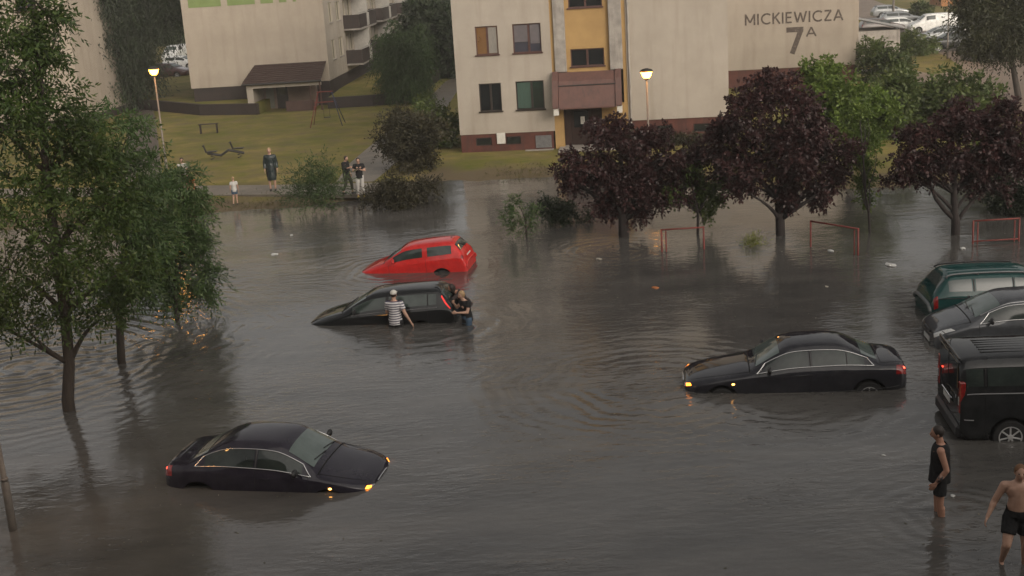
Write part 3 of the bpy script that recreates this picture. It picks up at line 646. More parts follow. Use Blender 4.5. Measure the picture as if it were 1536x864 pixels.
# purple plum trees behind the red barriers
def plum(px, py, label, trunks, lobes, seed, green=False):
    b_ = G(px, py)
    return tree('plum_tree', label, b_, [b_-Vector((0, 0, .6))]+[AY(x, y, b_.y) for x, y in trunks[0]], trunks[1], LB(*[(x, y, b_.y+dy, r) for x, y, dy, r in lobes]),
         m_mid if green else m_plum, barkp, 360, (.24, 6, .125, .080, .5, .8), seed=seed, group='purple leaved plum trees along the flooded verge', zmin=.35)
plum(935, 355, 'purple plum tree with a thick short trunk, leftmost of the purple trees', ([(935, 330), (936, 305), (934, 270), (930, 230)], [.19, .17, .15, .11, .05]),
     [(865, 240, 0, .55), (905, 205, 0, .55), (900, 260, -.2, .75), (950, 225, 0, .65), (955, 275, -.2, .75), (1000, 245, 0, .65), (860, 275, .2, .42), (910, 308, 0, .5), (960, 312, .1, .45), (1000, 290, 0, .5), (1035, 265, .2, .45), (925, 188, .2, .38), (985, 205, .3, .45), (1040, 225, .3, .45), (1068, 232, .3, .4), (1085, 262, .2, .32), (838, 262, .2, .3)], 21)
plum(1172, 352, 'largest purple plum tree, behind the yellow-green grass tuft', ([(1170, 330), (1168, 300), (1172, 265), (1175, 220), (1175, 170)], [.17, .15, .13, .11, .08, .04]),
     [(1120, 150, 0, .6), (1170, 140, 0, .62), (1205, 160, 0, .55), (1110, 200, 0, .68), (1165, 200, -.3, .85), (1215, 205, 0, .7), (1245, 225, 0, .55), (1090, 235, 0, .55), (1140, 250, -.2, .72), (1195, 255, -.2, .72), (1245, 265, .1, .5), (1110, 275, 0, .42), (1175, 290, 0, .42), (1225, 290, 0, .42), (1150, 118, .3, .35), (1075, 200, .3, .4)], 22)
plum(1433, 352, 'purple plum tree with a low side limb, right of the thin young tree', ([(1434, 335), (1432, 318), (1431, 290), (1433, 250), (1440, 200)], [.15, .14, .12, .10, .07, .035]),
     [(1370, 205, 0, .55), (1420, 190, 0, .62), (1475, 185, 0, .62), (1520, 200, 0, .6), (1360, 245, 0, .52), (1405, 240, -.3, .7), (1460, 235, -.2, .7), (1515, 240, 0, .62), (1340, 265, .1, .3), (1385, 272, 0, .35), (1470, 265, 0, .45), (1500, 280, .2, .35), (1440, 165, .2, .4), (1500, 165, .3, .42)], 23)
# low side limb of the right plum belongs to its own trunk mesh
lt = [o for o in bpy.data.objects if o.name.startswith('plum_tree')][-1]
tk = [c for c in lt.children if c.name.startswith('trunk')][0]
bm = BM(); bm.from_mesh(tk.data); r_ = lt.location; tube(bm, [Vector(AY(x, y, r_.y))-r_ for x, y in ((1433, 330), (1418, 316), (1404, 298), (1396, 278), (1390, 245))], [.085, .075, .065, .055, .03], 8); bm.to_mesh(tk.data); bm.free()
tk.data.polygons.foreach_set('use_smooth', [True]*len(tk.data.polygons))
b_ = G(1046, 352)
tree('young_tree', 'small dark green tree tied beside the left red barrier', b_, [b_-Vector((0, 0, .5)), AY(1047, 320, b_.y), AY(1040, 290, b_.y), AY(1035, 255, b_.y)], [.05, .045, .035, .02],
     LB((1035, 258, 41, .45), (1005, 290, 41, .36), (1062, 282, 41, .38), (1035, 300, 41, .34), (1052, 320, 41, .26), (1085, 275, 41, .28), (1075, 300, 41, .2), (1055, 336, 41, .16)), m_mid, barkp, 420, (.24, 6, .12, .075, .6, .8), seed=31, zmin=.35)
b_ = G(1306, 348)
tree('young_tree', 'slender young tree with small green crown between two purple trees', b_, [b_-Vector((0, 0, .5)), AY(1303, 318, b_.y), AY(1298, 290, b_.y), AY(1295, 240, b_.y), AY(1290, 180, b_.y)], [.045, .04, .035, .028, .014],
     LB((1290, 170, 40.6, .38), (1302, 205, 40.6, .36), (1285, 235, 40.6, .38), (1308, 250, 40.6, .33), (1295, 275, 40.6, .36), (1302, 298, 40.6, .22), (1275, 200, 40.6, .28)), m_green, barkp, 330, (.22, 6, .11, .055, .4, .8), seed=32)
# trees and bushes on the bank behind
def T2(name, label, base, lobes, lm, seed, dens=160, spray=(.45, 6, .24, .12, .35, .8), tr=.16, cat='tree', group=None, z=.2, trunk=True, bk=None, **k):
    b_ = G(*base, z); top = AY(lobes[0][0], lobes[0][1], b_.y)
    mid = b_.lerp(top, .5)+Vector((.1, 0, 0))
    return tree(name, label, b_, [b_-Vector((0, 0, .4)), b_+Vector((0, 0, .3)), mid, top] if trunk else [], [tr, tr*.9, tr*.6, tr*.25], LB(*[(x, y, b_.y+dy, r) for x, y, dy, r in lobes]), lm, bk or bark, dens, spray, seed=seed, cat=cat, group=group, **k)
T2('maple_tree', 'bright yellow-green tree in front of the far gable plinth', (1275, 262), [(1240, 120, 0, .8), (1265, 140, 0, .8), (1225, 150, 0, .8), (1280, 170, 0, .8), (1300, 150, 0, .7), (1250, 185, 0, .8), (1310, 190, 0, .7), (1290, 215, 0, .6), (1325, 160, 0, .6)], m_green, 41, dens=230, spray=(.34, 6, .17, .10, .3, .8))
T2('bush', 'green bush right of the bright tree, at the corner of the yard', (1345, 205), [(1340, 150, 0, 1.1), (1330, 185, 0, 1.1), (1350, 130, 0, .8)], m_mid, 42, dens=120, trunk=False, cat='bush')
T2('bush', 'wide leafy bush on the near edge of the dirt yard', (1415, 190), [(1390, 150, 0, 1.2), (1425, 140, 0, 1.3), (1460, 150, 0, 1.2), (1405, 168, 0, 1.2), (1450, 172, 0, 1.1)], m_mid, 43, dens=120, trunk=False, cat='bush')
T2('bush', 'rounded bush right below the corner of the far block', (1325, 122), [(1310, 96, 0, 1.1), (1330, 85, 0, 1.0), (1345, 100, 0, 1.1), (1320, 112, 0, 1.0), (1305, 75, 0, .9)], m_mid, 44, dens=90, trunk=False, cat='bush')
T2('bush', 'spreading bush on the grass island in front of the parked cars', (1370, 84), [(1345, 68, 0, .9), (1362, 62, 0, 1.0), (1382, 70, 0, .9), (1365, 76, 0, .9), (1335, 68, 0, .7)], m_mid, 45, dens=80, trunk=False, cat='bush', spray=(.6, 6, .3, .15, .35, .8))
T2('birch_tree', 'broad hanging tree over the dark parked car at upper right', (1527, 152), [(1500, 10, 0, 1.7), (1455, 25, 0, 1.3), (1470, 60, 0, 1.2), (1515, 50, 0, 1.5), (1540, 20, 0, 1.6), (1500, 80, 0, .9), (1545, 78, 0, 1.0), (1560, -30, 0, 1.8), (1480, -40, 0, 1.7)], leafmat('birch_leaves', (.026, .032, .014), (.052, .056, .026), (.09, .088, .042), .7), 46, dens=140, spray=(.5, 7, .17, .07, .9, .6), tr=.2)
T2('bush', 'dark bush at the right edge behind the barrier', (1530, 318), [(1525, 275, 0, .8), (1550, 260, 0, 1.0), (1510, 295, 0, .5), (1540, 300, 0, .8)], m_dark, 47, dens=300, spray=(.25, 6, .12, .06, .4, .8), trunk=False, cat='bush', z=0, zmin=-.1)
T2('maple_tree', 'pale green tree beyond the barrier at the right edge', (1500, 240), [(1480, 240, 0, .7), (1510, 225, 0, .8), (1535, 240, 0, .7)], m_green, 48, dens=160, trunk=False)
# hedge along the blank wall
hb = G(1010, 212, .25)
T2('hedge', 'low brown-green hedge along the plinth of the blank cream wall', (1010, 216), [(x, 212-(x-1010)*.02, 0, .55) for x in range(930, 1100, 14)], m_shrub, 49, dens=260, spray=(.25, 6, .12, .07, .3, .8), trunk=False, cat='hedge', z=.25)
# shrubs at the water's edge
T2('shrub', 'spiky grey-green shrub at the water edge between the raincoat and the woman', (478, 318), [(474, 272, 0, .65), (455, 285, 0, .5), (496, 278, 0, .42), (482, 300, 0, .45), (460, 258, 0, .35), (488, 252, 0, .3)], m_will, 51, dens=190, spray=(.75, 10, .17, .035, -.1, .5), rag=5, trunk=False, cat='shrub', z=0, zmin=0)
T2('shrub', 'low brownish shrub beside the kerb corner at the water edge', (595, 312), [(595, 285, 0, .7), (570, 292, 0, .5), (622, 288, 0, .55), (600, 300, 0, .5)], m_shrub, 52, dens=300, spray=(.4, 7, .15, .05, .1, .6), trunk=False, cat='shrub', z=0, zmin=0)
T2('shrub', 'big round dark bush beside the diagonal path', (610, 258), [(608, 205, 0, 1.1), (590, 215, 0, .8), (632, 195, 0, 1.0), (612, 235, 0, .8), (600, 185, 0, .8), (625, 228, 0, .8)], m_shrub, 53, dens=260, spray=(.3, 6, .13, .07, .3, .8), trunk=False, cat='bush', z=.2)
T2('shrub', 'green bush behind the big round dark bush', (655, 222), [(655, 170, 0, 1.1), (640, 190, 0, 1.0), (672, 190, 0, .8), (660, 205, 0, .9)], m_mid, 54, dens=170, spray=(.35, 6, .16, .08, .3, .8), trunk=False, cat='bush', z=.2)
T2('sapling', 'small bushy green sapling rising from the water left of the purple trees', (790, 356), [(778, 305, 0, .30), (795, 318, 0, .26), (772, 335, 0, .30), (792, 342, 0, .24), (765, 318, .1, .2)], m_ash2, 55, dens=600, spray=(.28, 7, .11, .035, .3, .7), tr=.04, cat='sapling', z=0, zmin=0)
T2('shrub', 'half drowned dark shrub right of the small green sapling', (840, 336), [(822, 312, 0, .45), (850, 318, 0, .42), (872, 322, 0, .32), (838, 325, 0, .4)], m_dark, 56, dens=420, spray=(.25, 6, .11, .05, .3, .8), trunk=False, cat='shrub', z=0, zmin=0)
T2('grass_tuft', 'yellow-green grass tuft poking out of the water by the red barrier', (1128, 368), [(1120, 366, 0, .16), (1130, 364, 0, .18), (1140, 366, 0, .14)], mat_t := leafmat('tuft_leaves', (.12, .15, .02), (.18, .20, .03), (.26, .27, .06), 2), 57, dens=2500, spray=(.25, 4, .12, .02, -.2, .4), trunk=False, cat='grass tuft', z=0, zmin=0)
# willow and far trees
T2('willow_tree', 'big dark weeping willow behind the left street lamp', (190, 168), [(185, 0, 0, 3.2), (150, 20, 0, 2.6), (208, 30, 0, 1.8), (130, 70, 0, 2.0), (170, 80, 0, 2.4), (200, 85, 0, 1.7), (185, 120, 0, 2.0), (145, 120, 0, 1.7), (190, -60, 0, 3.5), (130, -40, 0, 3.0), (215, -30, 0, 1.8)], m_dark, 61, dens=110, spray=(1.1, 9, .26, .07, 1.4, .35), tr=.45, depth=.6)
T2('willow_tree', 'weeping green tree in front of the balconies', (608, 156), [(608, 55, 0, 1.3), (595, 75, 0, 1.4), (622, 80, 0, 1.4), (608, 100, 0, 1.6), (590, 115, 0, 1.1), (625, 118, 0, 1.1), (608, 130, 0, 1.2)], m_will, 62, dens=170, spray=(.8, 9, .20, .055, 1.4, .4), tr=.15)
k = 0
for (px, py, lobes, mm, lab) in [
    (655, 118, [(655, 45, 0, 2.4), (640, 75, 0, 2.2), (672, 70, 0, 2.2), (660, 100, 0, 1.8), (640, 20, 0, 1.7), (675, 25, 0, 1.8)], m_dark, 'dark tree filling the gap between the two apartment blocks'),
    (640, 60, [(640, -10, 0, 5), (665, -20, 0, 5), (690, 10, 0, 4)], m_will, 'farther greyish tree at the top between the blocks'),
    (262, 68, [(258, 30, 0, 3.0), (268, 10, 0, 3.2), (250, 55, 0, 2.4), (275, 50, 0, 2.4)], m_will, 'tree beyond the white parked van at upper left'),
    (238, 60, [(240, -10, 0, 5), (262, -25, 0, 6), (215, 0, 0, 5)], m_dark, 'dark far tree at the top left above the parked vehicles'),
    (20, 175, [(20, 60, 0, 3), (60, 100, 0, 2.5), (90, 140, 0, 2), (-20, 100, 0, 3)], m_dark, 'dark tree standing behind the big left tree'),
    (1505, 40, [(1500, -10, 0, 3.5), (1540, 0, 0, 3.5)], m_mid, 'far tree at the top right corner'),
    (1375, 30, [(1380, 14, 0, .5), (1376, 20, 0, .5)], m_mid, 'small dark bush in front of the ochre garage')]:
    T2('leafy_tree' if k < 6 else 'bush', lab, (px, py), lobes, mm, 70+k, dens=42 if k < 6 else 120, spray=(.9, 7, .42, .20, .4, .8), tr=.35, cat='tree' if k < 6 else 'bush', group='trees in the background' if k < 6 else None, depth=.5); k += 1
# far-off wood closing the view beyond the estate
rs = np.random.default_rng(90); n = 220
lob = [((rs.uniform(-420, 420), rs.uniform(300, 420), rs.uniform(1, 7)), rs.uniform(4, 8)) for _ in range(n)]
P, D, TB = crown_points(lob, 4.0, rs, .9, .5); V, Q, T = leaves(P, D, 2.2, 5, 1.5, .8, .3, .8, rs=rs, tb=TB)
tag(meshnp('woodland', V, Q, m_will, tint=T), 'far wood closing the horizon', 'woodland', kind='stuff')
# reeds of rough grass along the shore
rs = np.random.default_rng(91); n = 5200
gx = rs.uniform(-22, 26, n); gy = shore_y(gx)+rs.normal(.6, .8, n); cl = np.sin(gx*1.7)*np.sin(gx*.6+1)+rs.normal(0, .5, n)
kp = (cl > -.1) & ~((gx > -6.5) & (gx < -1.2)); gx, gy = gx[kp], gy[kp]; gz = land(gx, gy)
P = np.stack([gx, gy, np.maximum(gz, -.02)], 1); D = unit(rs.normal(size=(len(P), 3))*.35+np.array([0, 0, 1]))
V, Q, T = leaves(P, D, .10, 3, .13, .018, .3, .5, rs=rs)
tag(meshnp('shore_grass', V, Q, leafmat('shore_grass', (.05, .05, .015), (.09, .08, .025), (.15, .12, .05), .8), tint=T), 'ragged grass along the waterline', 'grass', kind='stuff')

# leaves and twigs drifting on the flood
rs = np.random.default_rng(93); n = 2600
fx = rs.uniform(-14, 22, n); fy = rs.uniform(15, 50, n); cl = np.sin(fx*.7+fy*.9)+np.sin(fx*.31-fy*.5+1)+rs.normal(0, .8, n); kp = (cl > .9) & (fy < shore_y(fx)-.3); fx, fy = fx[kp], fy[kp]
t0 = rs.uniform(0, 6.28, len(fx)); ll = rs.uniform(.012, .035, len(fx)); c_, s_ = np.cos(t0), np.sin(t0)
Vq = np.stack([np.stack([fx+a_*ll*c_-b_*ll*.5*s_, fy+a_*ll*s_+b_*ll*.5*c_, np.full(len(fx), .006)+.004*(a_ > 0)], 1) for a_, b_ in ((-1, 0), (0, -1), (1, 0), (0, 1))], 1).reshape(-1, 3)
tag(meshnp('floating_leaves', Vq, np.arange(len(Vq)).reshape(-1, 4), leafmat('drift_leaves', (.05, .045, .02), (.12, .11, .06), (.30, .28, .22), 2), tint=np.repeat(rs.random(len(fx)), 4)), 'specks of leaf and foam drifting on the water', 'debris', kind='stuff')

# ------------------------------------------------------------------ cars
def bs(t, n):
    t = np.clip(np.asarray(t, float), 0, n-1); i = np.clip(np.round(t).astype(int), 0, n-1); f = t-i
    return i, .5*(.5-f)**2, .75-f*f, .5*(.5+f)**2
class Shell:
    """car skin: quadratic B-spline surface; u runs nose to tail, k from floor centre (0) over the side to roof centre (8) and down the far side (16)"""
    def __init__(s, rows, L, W, H, sr=(1, 1, 1)):
        s.L = L; P = []
        for (q, w, zb, z4, y5, z5, y6, z6, z8) in rows:
            q *= sr[0]; ring = [(0, zb), (.80*w, zb), (.965*w, zb+.11), (w, zb+.5*(z4-zb)), (.985*w, z4), (y5, z5), (y6, z6), (.55*y6, z8-(z8-z6)*.22), (0, z8)]
            P.append([(L/2-q, y*sr[1], z*sr[2]) for y, z in ring])
        P = np.array(P); mir = P.copy(); mir[..., 1] *= -1
        s.P = np.concatenate([P, mir[:, 7:0:-1]], 1); s.nu = len(rows)     # k 0..15 closed
    def __call__(s, u, k):
        u = np.asarray(u, float); k = np.asarray(k, float) % 16
        iu, a0, a1, a2 = bs(u, s.nu); ik = np.round(k).astype(int); f = k-ik; b = (.5*(.5-f)**2, .75-f*f, .5*(.5+f)**2)
        out = 0
        for du, a in ((-1, a0), (0, a1), (1, a2)):
            for dk, bb in ((-1, b[0]), (0, b[1]), (1, b[2])):
                out = out + (a*bb)[..., None]*s.P[np.clip(iu+du, 0, s.nu-1), (ik+dk) % 16]
        return out
    def nrm(s, u, k):
        e = 1e-3; n = np.cross(s(u+e, k)-s(u-e, k), s(u, k+e)-s(u, k-e)); n = n/np.maximum(np.linalg.norm(n, axis=-1, keepdims=True), 1e-9)
        c = s(u, k); c = c-np.array([0, 0, .7]); sg = np.sign((n*c).sum(-1, keepdims=True)); c2 = c.copy(); c2[..., 0] = 0
        sg = np.sign((n*(c2+c*.05)).sum(-1, keepdims=True)); sg[sg == 0] = 1
        return n*sg
    def body(s, su=7, sk=5):
        U = np.arange(0, (s.nu-1)*su+1)/su; K = np.arange(16*sk)/sk; UU, KK = np.meshgrid(U, K, indexing='ij')
        V = s(UU, KK).reshape(-1, 3); n = len(K)
        bm = BM(); vs = [bm.verts.new(v) for v in V]
        for i in range(len(U)-1):
            for j in range(n): bm.faces.new((vs[i*n+j], vs[i*n+(j+1) % n], vs[(i+1)*n+(j+1) % n], vs[(i+1)*n+j]))
        bm.faces.new(vs[:n]); bm.faces.new(vs[-n:][::-1])
        bmesh.ops.recalc_face_normals(bm, faces=bm.faces); return bm
    def patch(s, q, off=.006, nu=14, nk=8, flip=1, rnd=0.0):
        """q = four (u,k) corners; flip=-1 puts it on the far side"""
        a = np.linspace(0, 1, nu)[:, None]; b = np.linspace(0, 1, nk)[None]
        if rnd:   # pinch corners for a rounded outline
            e = 1-np.abs(2*a-1); pin = rnd*np.clip(1-e/.16, 0, 1)**2; b = b*(1-2*pin)+pin
        q = np.array(q, float)
        UV = (1-a)[..., None]*(1-b)[..., None]*q[0]+a[..., None]*(1-b)[..., None]*q[1]+a[..., None]*b[..., None]*q[2]+(1-a)[..., None]*b[..., None]*q[3]
        p = s(UV[..., 0], UV[..., 1])+s.nrm(UV[..., 0], UV[..., 1])*off; p[..., 1] *= flip
        bm = BM(); vs = [bm.verts.new(v) for v in p.reshape(-1, 3)]
        for i in range(nu-1):
            for j in range(nk-1): bm.faces.new((vs[i*nk+j], vs[(i+1)*nk+j], vs[(i+1)*nk+j+1], vs[i*nk+j+1]))
        bmesh.ops.recalc_face_normals(bm, faces=bm.faces)
        return bm
    def line(s, bm, uk, r=.006, off=.004, flip=1, sub=8, seg=6):
        uk = np.array(uk, float); t = np.concatenate([uk[i]+(uk[i+1]-uk[i])*np.linspace(0, 1, sub, endpoint=False)[:, None] for i in range(len(uk)-1)]+[uk[-1:]])
        p = s(t[:, 0], t[:, 1])+s.nrm(t[:, 0], t[:, 1])*off; p[:, 1] *= flip
        tube(bm, p, r, seg)
SED = [(0, .42, .34, .52, .38, .60, .30, .63, .65), (.05, .66, .26, .60, .58, .69, .44, .73, .75), (.30, .84, .20, .68, .74, .77, .54, .81, .83), (.80, .905, .18, .76, .84, .84, .62, .88, .91),
       (1.30, .91, .18, .80, .86, .885, .66, .94, .98), (1.48, .91, .18, .81, .86, .90, .70, .97, 1.01), (2.15, .91, .18, .83, .86, .93, .63, 1.36, 1.43), (2.45, .91, .18, .84, .86, .94, .61, 1.43, 1.485),
       (3.05, .91, .18, .85, .86, .95, .605, 1.43, 1.49), (3.50, .91, .18, .86, .86, .965, .60, 1.38, 1.45), (4.10, .90, .19, .87, .83, .97, .66, 1.06, 1.10), (4.26, .89, .20, .87, .81, .96, .64, 1.01, 1.04),
       (4.56, .84, .25, .86, .73, .955, .56, .995, 1.015), (4.75, .72, .32, .78, .60, .88, .46, .93, .95), (4.80, .52, .42, .62, .44, .70, .34, .74, .75)]
SED2 = [((r[0]*.72 if r[0] <= 1.48 else r[0]-.41),)+tuple(r[1:]) for r in SED]
HAT = [(0, .50, .32, .52, .42, .60, .34, .63, .64), (.05, .72, .24, .60, .62, .68, .48, .71, .72), (.25, .79, .19, .68, .70, .77, .52, .81, .82), (.58, .82, .18, .76, .75, .84, .58, .90, .92),
       (.86, .83, .18, .80, .78, .89, .63, .96, .99), (.98, .83, .18, .81, .79, .91, .66, .99, 1.02), (1.60, .83, .18, .83, .78, .93, .60, 1.34, 1.40), (1.90, .83, .18, .84, .78, .94, .59, 1.39, 1.45),
       (2.6, .83, .18, .85, .78, .95, .59, 1.40, 1.46), (3.12, .83, .18, .86, .78, .96, .585, 1.385, 1.44), (3.34, .82, .19, .86, .77, .97, .58, 1.35, 1.41), (3.57, .81, .22, .86, .73, .96, .60, 1.02, 1.04),
       (3.63, .80, .24, .80, .70, .88, .52, .92, .93), (3.70, .76, .28, .60, .66, .66, .50, .68, .69), (3.70, .6, .34, .5, .5, .54, .4, .55, .56)]
VAN = [(0, .55, .35, .60, .46, .70, .36, .74, .76), (.08, .85, .28, .72, .72, .84, .55, .88, .90), (.4, .93, .22, .9, .83, 1.02, .62, 1.08, 1.12), (.8, .95, .2, 1.05, .88, 1.15, .72, 1.22, 1.27),
       (.95, .95, .2, 1.1, .9, 1.2, .77, 1.28, 1.33), (1.6, .95, .2, 1.15, .91, 1.26, .78, 1.84, 1.92), (1.9, .95, .2, 1.15, .92, 1.28, .80, 1.91, 1.98), (3, .95, .2, 1.15, .92, 1.28, .80, 1.93, 2.0),
       (4.2, .95, .2, 1.15, .92, 1.28, .80, 1.92, 1.99), (4.62, .95, .2, 1.15, .92, 1.28, .80, 1.91, 1.97), (4.74, .94, .26, 1.12, .90, 1.26, .78, 1.88, 1.93), (4.80, .92, .34, 1.08, .88, 1.22, .74, 1.82, 1.87)]
def paint(name, col, rough=.35, metal=.0):
    return mat(name, col, rough, tuple(c*1.35+.004 for c in col), 5, bump=.035, bscale=70, dirt=(tuple(c*.7+.03 for c in col), 2.2, (1, 1, 2), .45), coat=0.9, metal=metal, spec=.0)
rubber = mat('tyre_rubber', (.012, .012, .012), .8, (.02, .02, .02), 20)
alloy = mat('alloy_metal', (.55, .55, .54), .35, (.42, .42, .42), 10, metal=.3)
arch_in = mat('wheel_arch_black', (.006, .006, .006), .9)
glass_side = mat('car_side_glass', (.034, .045, .041), .05, (.014, .019, .018), 1.6, spec=.6)
glass_front = mat('car_windscreen_glass', (.11, .14, .13), .06, (.06, .08, .075), 1.2, spec=.9)
chrome = mat('chrome_trim', (.62, .62, .62), .18, metal=.9)
plastic = mat('black_plastic', (.012, .012, .013), .45)
lens = mat('headlamp_lens', (.40, .42, .42), .08, (.22, .23, .23), 14, spec=.9)
amber = mat('lit_amber_indicator', (1, .30, .03), .3, emit=(1, .26, .02), es=4)
amberw = mat('lit_amber_lamp', (1, .5, .1), .3, emit=(1, .42, .08), es=5)
redlit = mat('lit_red_lamp', (1, .05, .02), .2, emit=(1, .06, .03), es=5)
redl = mat('red_lamp_lens', (.30, .014, .012), .1, (.14, .008, .008), 20, spec=.8)
platem = mat('number_plate_white', (.55, .55, .53), .5)
seam = mat('panel_gap', (.003, .003, .003), .9)
def wheel(parent, x, y, r, side, spokes=7, rimm=None, half=.10):
    b = BM(); lathe(b, [(r*.66, -half), (r*.93, -half), (r, -half*.6), (r, half*.6), (r*.93, half), (r*.66, half)], 28, 'y'); w_ = obj('wheel', b, rubber, parent, False)
    w_.location = (x, y, r)
    b = BM(); lathe(b, [(r*.64, half*.9*side), (r*.67, (half+.012)*side), (r*.60, (half+.010)*side), (r*.585, half*.5*side)], 28, 'y')
    for q in range(spokes):
        t = 2*math.pi*q/spokes+.2; M = Matrix.Rotation(t, 4, 'Y'); box(b, .0, r*.62, min(half*.72*side, (half+.004)*side), max(half*.72*side, (half+.004)*side), -r*.055, r*.055, .006, M)
    lathe(b, [(r*.17, half*.6*side), (r*.17, (half+.012)*side), (r*.1, (half+.018)*side)], 16, 'y')
    rim = obj('rim', b, rimm or alloy, w_)
    b = BM(); lathe(b, [(r*.63, half*.3*side), (r*.63, half*.45*side)], 28, 'y'); obj('brake_disc', b, arch_in, w_)
    return w_
def car(name, label, cat, rows, LWH, paintm, pos, yaw, pitch=0, roll=0, sink=0, windows=((5.45, 7.42), (7.55, 9.55)), ws=(5.1, 6.0), rw=(9.55, 10.35), arches=(.82, -.85), ar=.33,
        trim=None, head=None, tail=None, extra=None, wheels='all', mirrors=True, group=None, seams=((5.2, 1.2, 5.0), (7.48, 1.0, 5.0)), handles=((7.1,), ), wk=(5.14, 5.86), glass=None, su=7, ground=False):
    L, W, H = LWH; r0 = rows
    sx = L/(rows[-1][0]); sy = W/2/max(r[1] for r in rows); sz = H/max(r[8] for r in rows)
    sh = Shell(rows, L, W, H, (sx, sy, sz))
    t = empty(name, pos, label=label, cat=cat, group=group, rot=None)
    t.rotation_mode = 'QUATERNION'
    t.rotation_quaternion = (Matrix.Rotation(yaw, 3, 'Z') @ Matrix.Rotation(pitch, 3, 'Y') @ Matrix.Rotation(roll, 3, 'X')).to_quaternion()
    if not ground: t.location = (pos[0], pos[1], -sink)
    body = obj('body', sh.body(su), [paintm, arch_in], t, True)
    ax = (L/2-arches[0]*sx, -L/2-arches[1]*sx)
    # wheel arches cut through the skin
    cb = BM()
    for x in ax:
        for sgn in (-1, 1):
            M = Matrix.Translation((x, sgn*(W/2-.02), ar)) @ Matrix.Rotation(R(90), 4, 'X')
            bmesh.ops.create_cone(cb, cap_ends=True, segments=32, radius1=ar+.045, radius2=ar+.045, depth=.5, matrix=M)
    cut = obj('cutter', cb, arch_in, t)
    md = body.modifiers.new('b', 'BOOLEAN'); md.object = cut; md.operation = 'DIFFERENCE'; md.solver = 'EXACT'; md.material_mode = 'TRANSFER'
    bpy.context.view_layer.update(); dg = bpy.context.evaluated_depsgraph_get(); me = bpy.data.meshes.new_from_object(body.evaluated_get(dg))
    body.modifiers.clear(); body.data = me; bpy.data.objects.remove(cut)
    try: me.set_sharp_from_angle(angle=R(38))
    except Exception: pass
    g_ = glass or glass_side
    for sd in (1, -1):
        for (ua, ub) in windows:
            obj('side_window', sh.patch([(ua, wk[0]), (ub, wk[0]), (ub, wk[1]), (ua, wk[1])], .006, 22, 8, sd), g_, t, True)
        b = BM()
        if trim:
            sh.line(b, [(trim[0]-.1, wk[0]-.04), (trim[1]+.12, wk[0]-.04), (trim[1]-.2, wk[1]+.03), (trim[0]+.25, wk[1]+.03), (trim[0]-.1, wk[0]-.04)], .0125, .008, sd, 24); obj('window_trim', b, chrome, t, True); b = BM()
        for (u, k0, k1) in seams: sh.line(b, [(u, k0), (u, k1)], .005, .0005, sd, 14, 5)
        sh.line(b, [(seams[0][0], 1.4), (seams[-1][0]+1.7, 1.4)], .005, .0005, sd, 20, 5)
        obj('door_gap', b, seam, t)
        b = BM()
        for (w0, w1), (w2, w3) in zip(windows[:-1], windows[1:]): sh.line(b, [((w1+w2)/2, wk[0]), ((w1+w2)/2, wk[1])], .018, -.004, sd, 10, 6)
        if len(windows) > 1 and paintm.name != 'red_car_paint': obj('window_pillar', b, plastic, t)
        b = BM()
        for (u,) in (handles if isinstance(handles[0], tuple) else ()):
            p = sh(u, 4.25); n = sh.nrm(np.array(u), np.array(4.25)); box(b, p[0]-.09, p[0]+.09, sd*(p[1]+.012)-.018, sd*(p[1]+.012)+.018, p[2]-.014, p[2]+.014, .006)
        obj('door_handle', b, paintm, t)
        if mirrors:
            p = sh(5.55, 5.0); b = BM(); bmesh.ops.create_uvsphere(b, u_segments=16, v_segments=10, radius=1)
            for v in b.verts: v.co = Vector((v.co.x*(.06 if v.co.x > 0 else .03), v.co.y*.115, v.co.z*.075))+Vector((p[0]-.02, sd*(p[1]+.14), p[2]+.10))
            tube(b, [(p[0]-.01, sd*(p[1]-.02), p[2]+.02), (p[0]-.01, sd*(p[1]+.1), p[2]+.07)], .022, 6)
            obj('wing_mirror', b, plastic if paintm.name != 'red_car_paint' else paintm, t, True)
    obj('windscreen', sh.patch([(ws[0], 6.13), (ws[1], 6.16), (ws[1], 9.84), (ws[0], 9.87)], .006, 12, 18), glass_front, t, True)
    if rw: obj('rear_window', sh.patch([(rw[0], 6.16), (rw[1], 6.2), (rw[1], 9.8), (rw[0], 9.84)], .006, 12, 18), glass_front if cat == 'car' and rows in (SED, SED2) else g_, t, True)
    # wipers, bonnet gap
    b = BM(); sh.line(b, [(ws[0], 6.5), (ws[0]+.12, 7.8)], .011, .018, 1, 8, 5); sh.line(b, [(ws[0], 7.9), (ws[0]+.12, 9.2)], .011, .018, 1, 8, 5); obj('wiper', b, plastic, t)
    b = BM(); sh.line(b, [(ws[0]-.35, 5.6), (ws[0]-.35, 10.4)], .016, -.004, 1, 20, 5)
    for sd in (1, -1): sh.line(b, [(ws[0]-.35, 5.75), (1.6, 5.8)], .005, .0005, sd, 14, 5)
    obj('bonnet_gap', b, seam, t)
    if rows is SED or rows is SED2: b = BM(); sh.line(b, [(rw[1]+.35, 5.8), (rw[1]+.35, 10.2)], .006, .0005, 1, 16, 5); [sh.line(b, [(rw[1]+.35, 5.8), (12.9, 5.8)], .005, .0005, sd, 10, 5) for sd in (1, -1)]; obj('boot_gap', b, seam, t)
    for it in (head or []):
        sd, q, mm, nm = it; obj(nm, sh.patch(q, .008, 8, 6, sd), mm, t, True)
    for it in (tail or []):
        sd, q, mm, nm = it; obj(nm, sh.patch(q, .008, 8, 6, sd), mm, t, True)
    if wheels:
        for i, x in enumerate(ax):
            for sgn in (1, -1):
                if wheels == 'all' or (i, sgn) in wheels: wheel(t, x, sgn*(W/2-.135), ar-.02, sgn)
    if extra: extra(t, sh)
    return t, sh
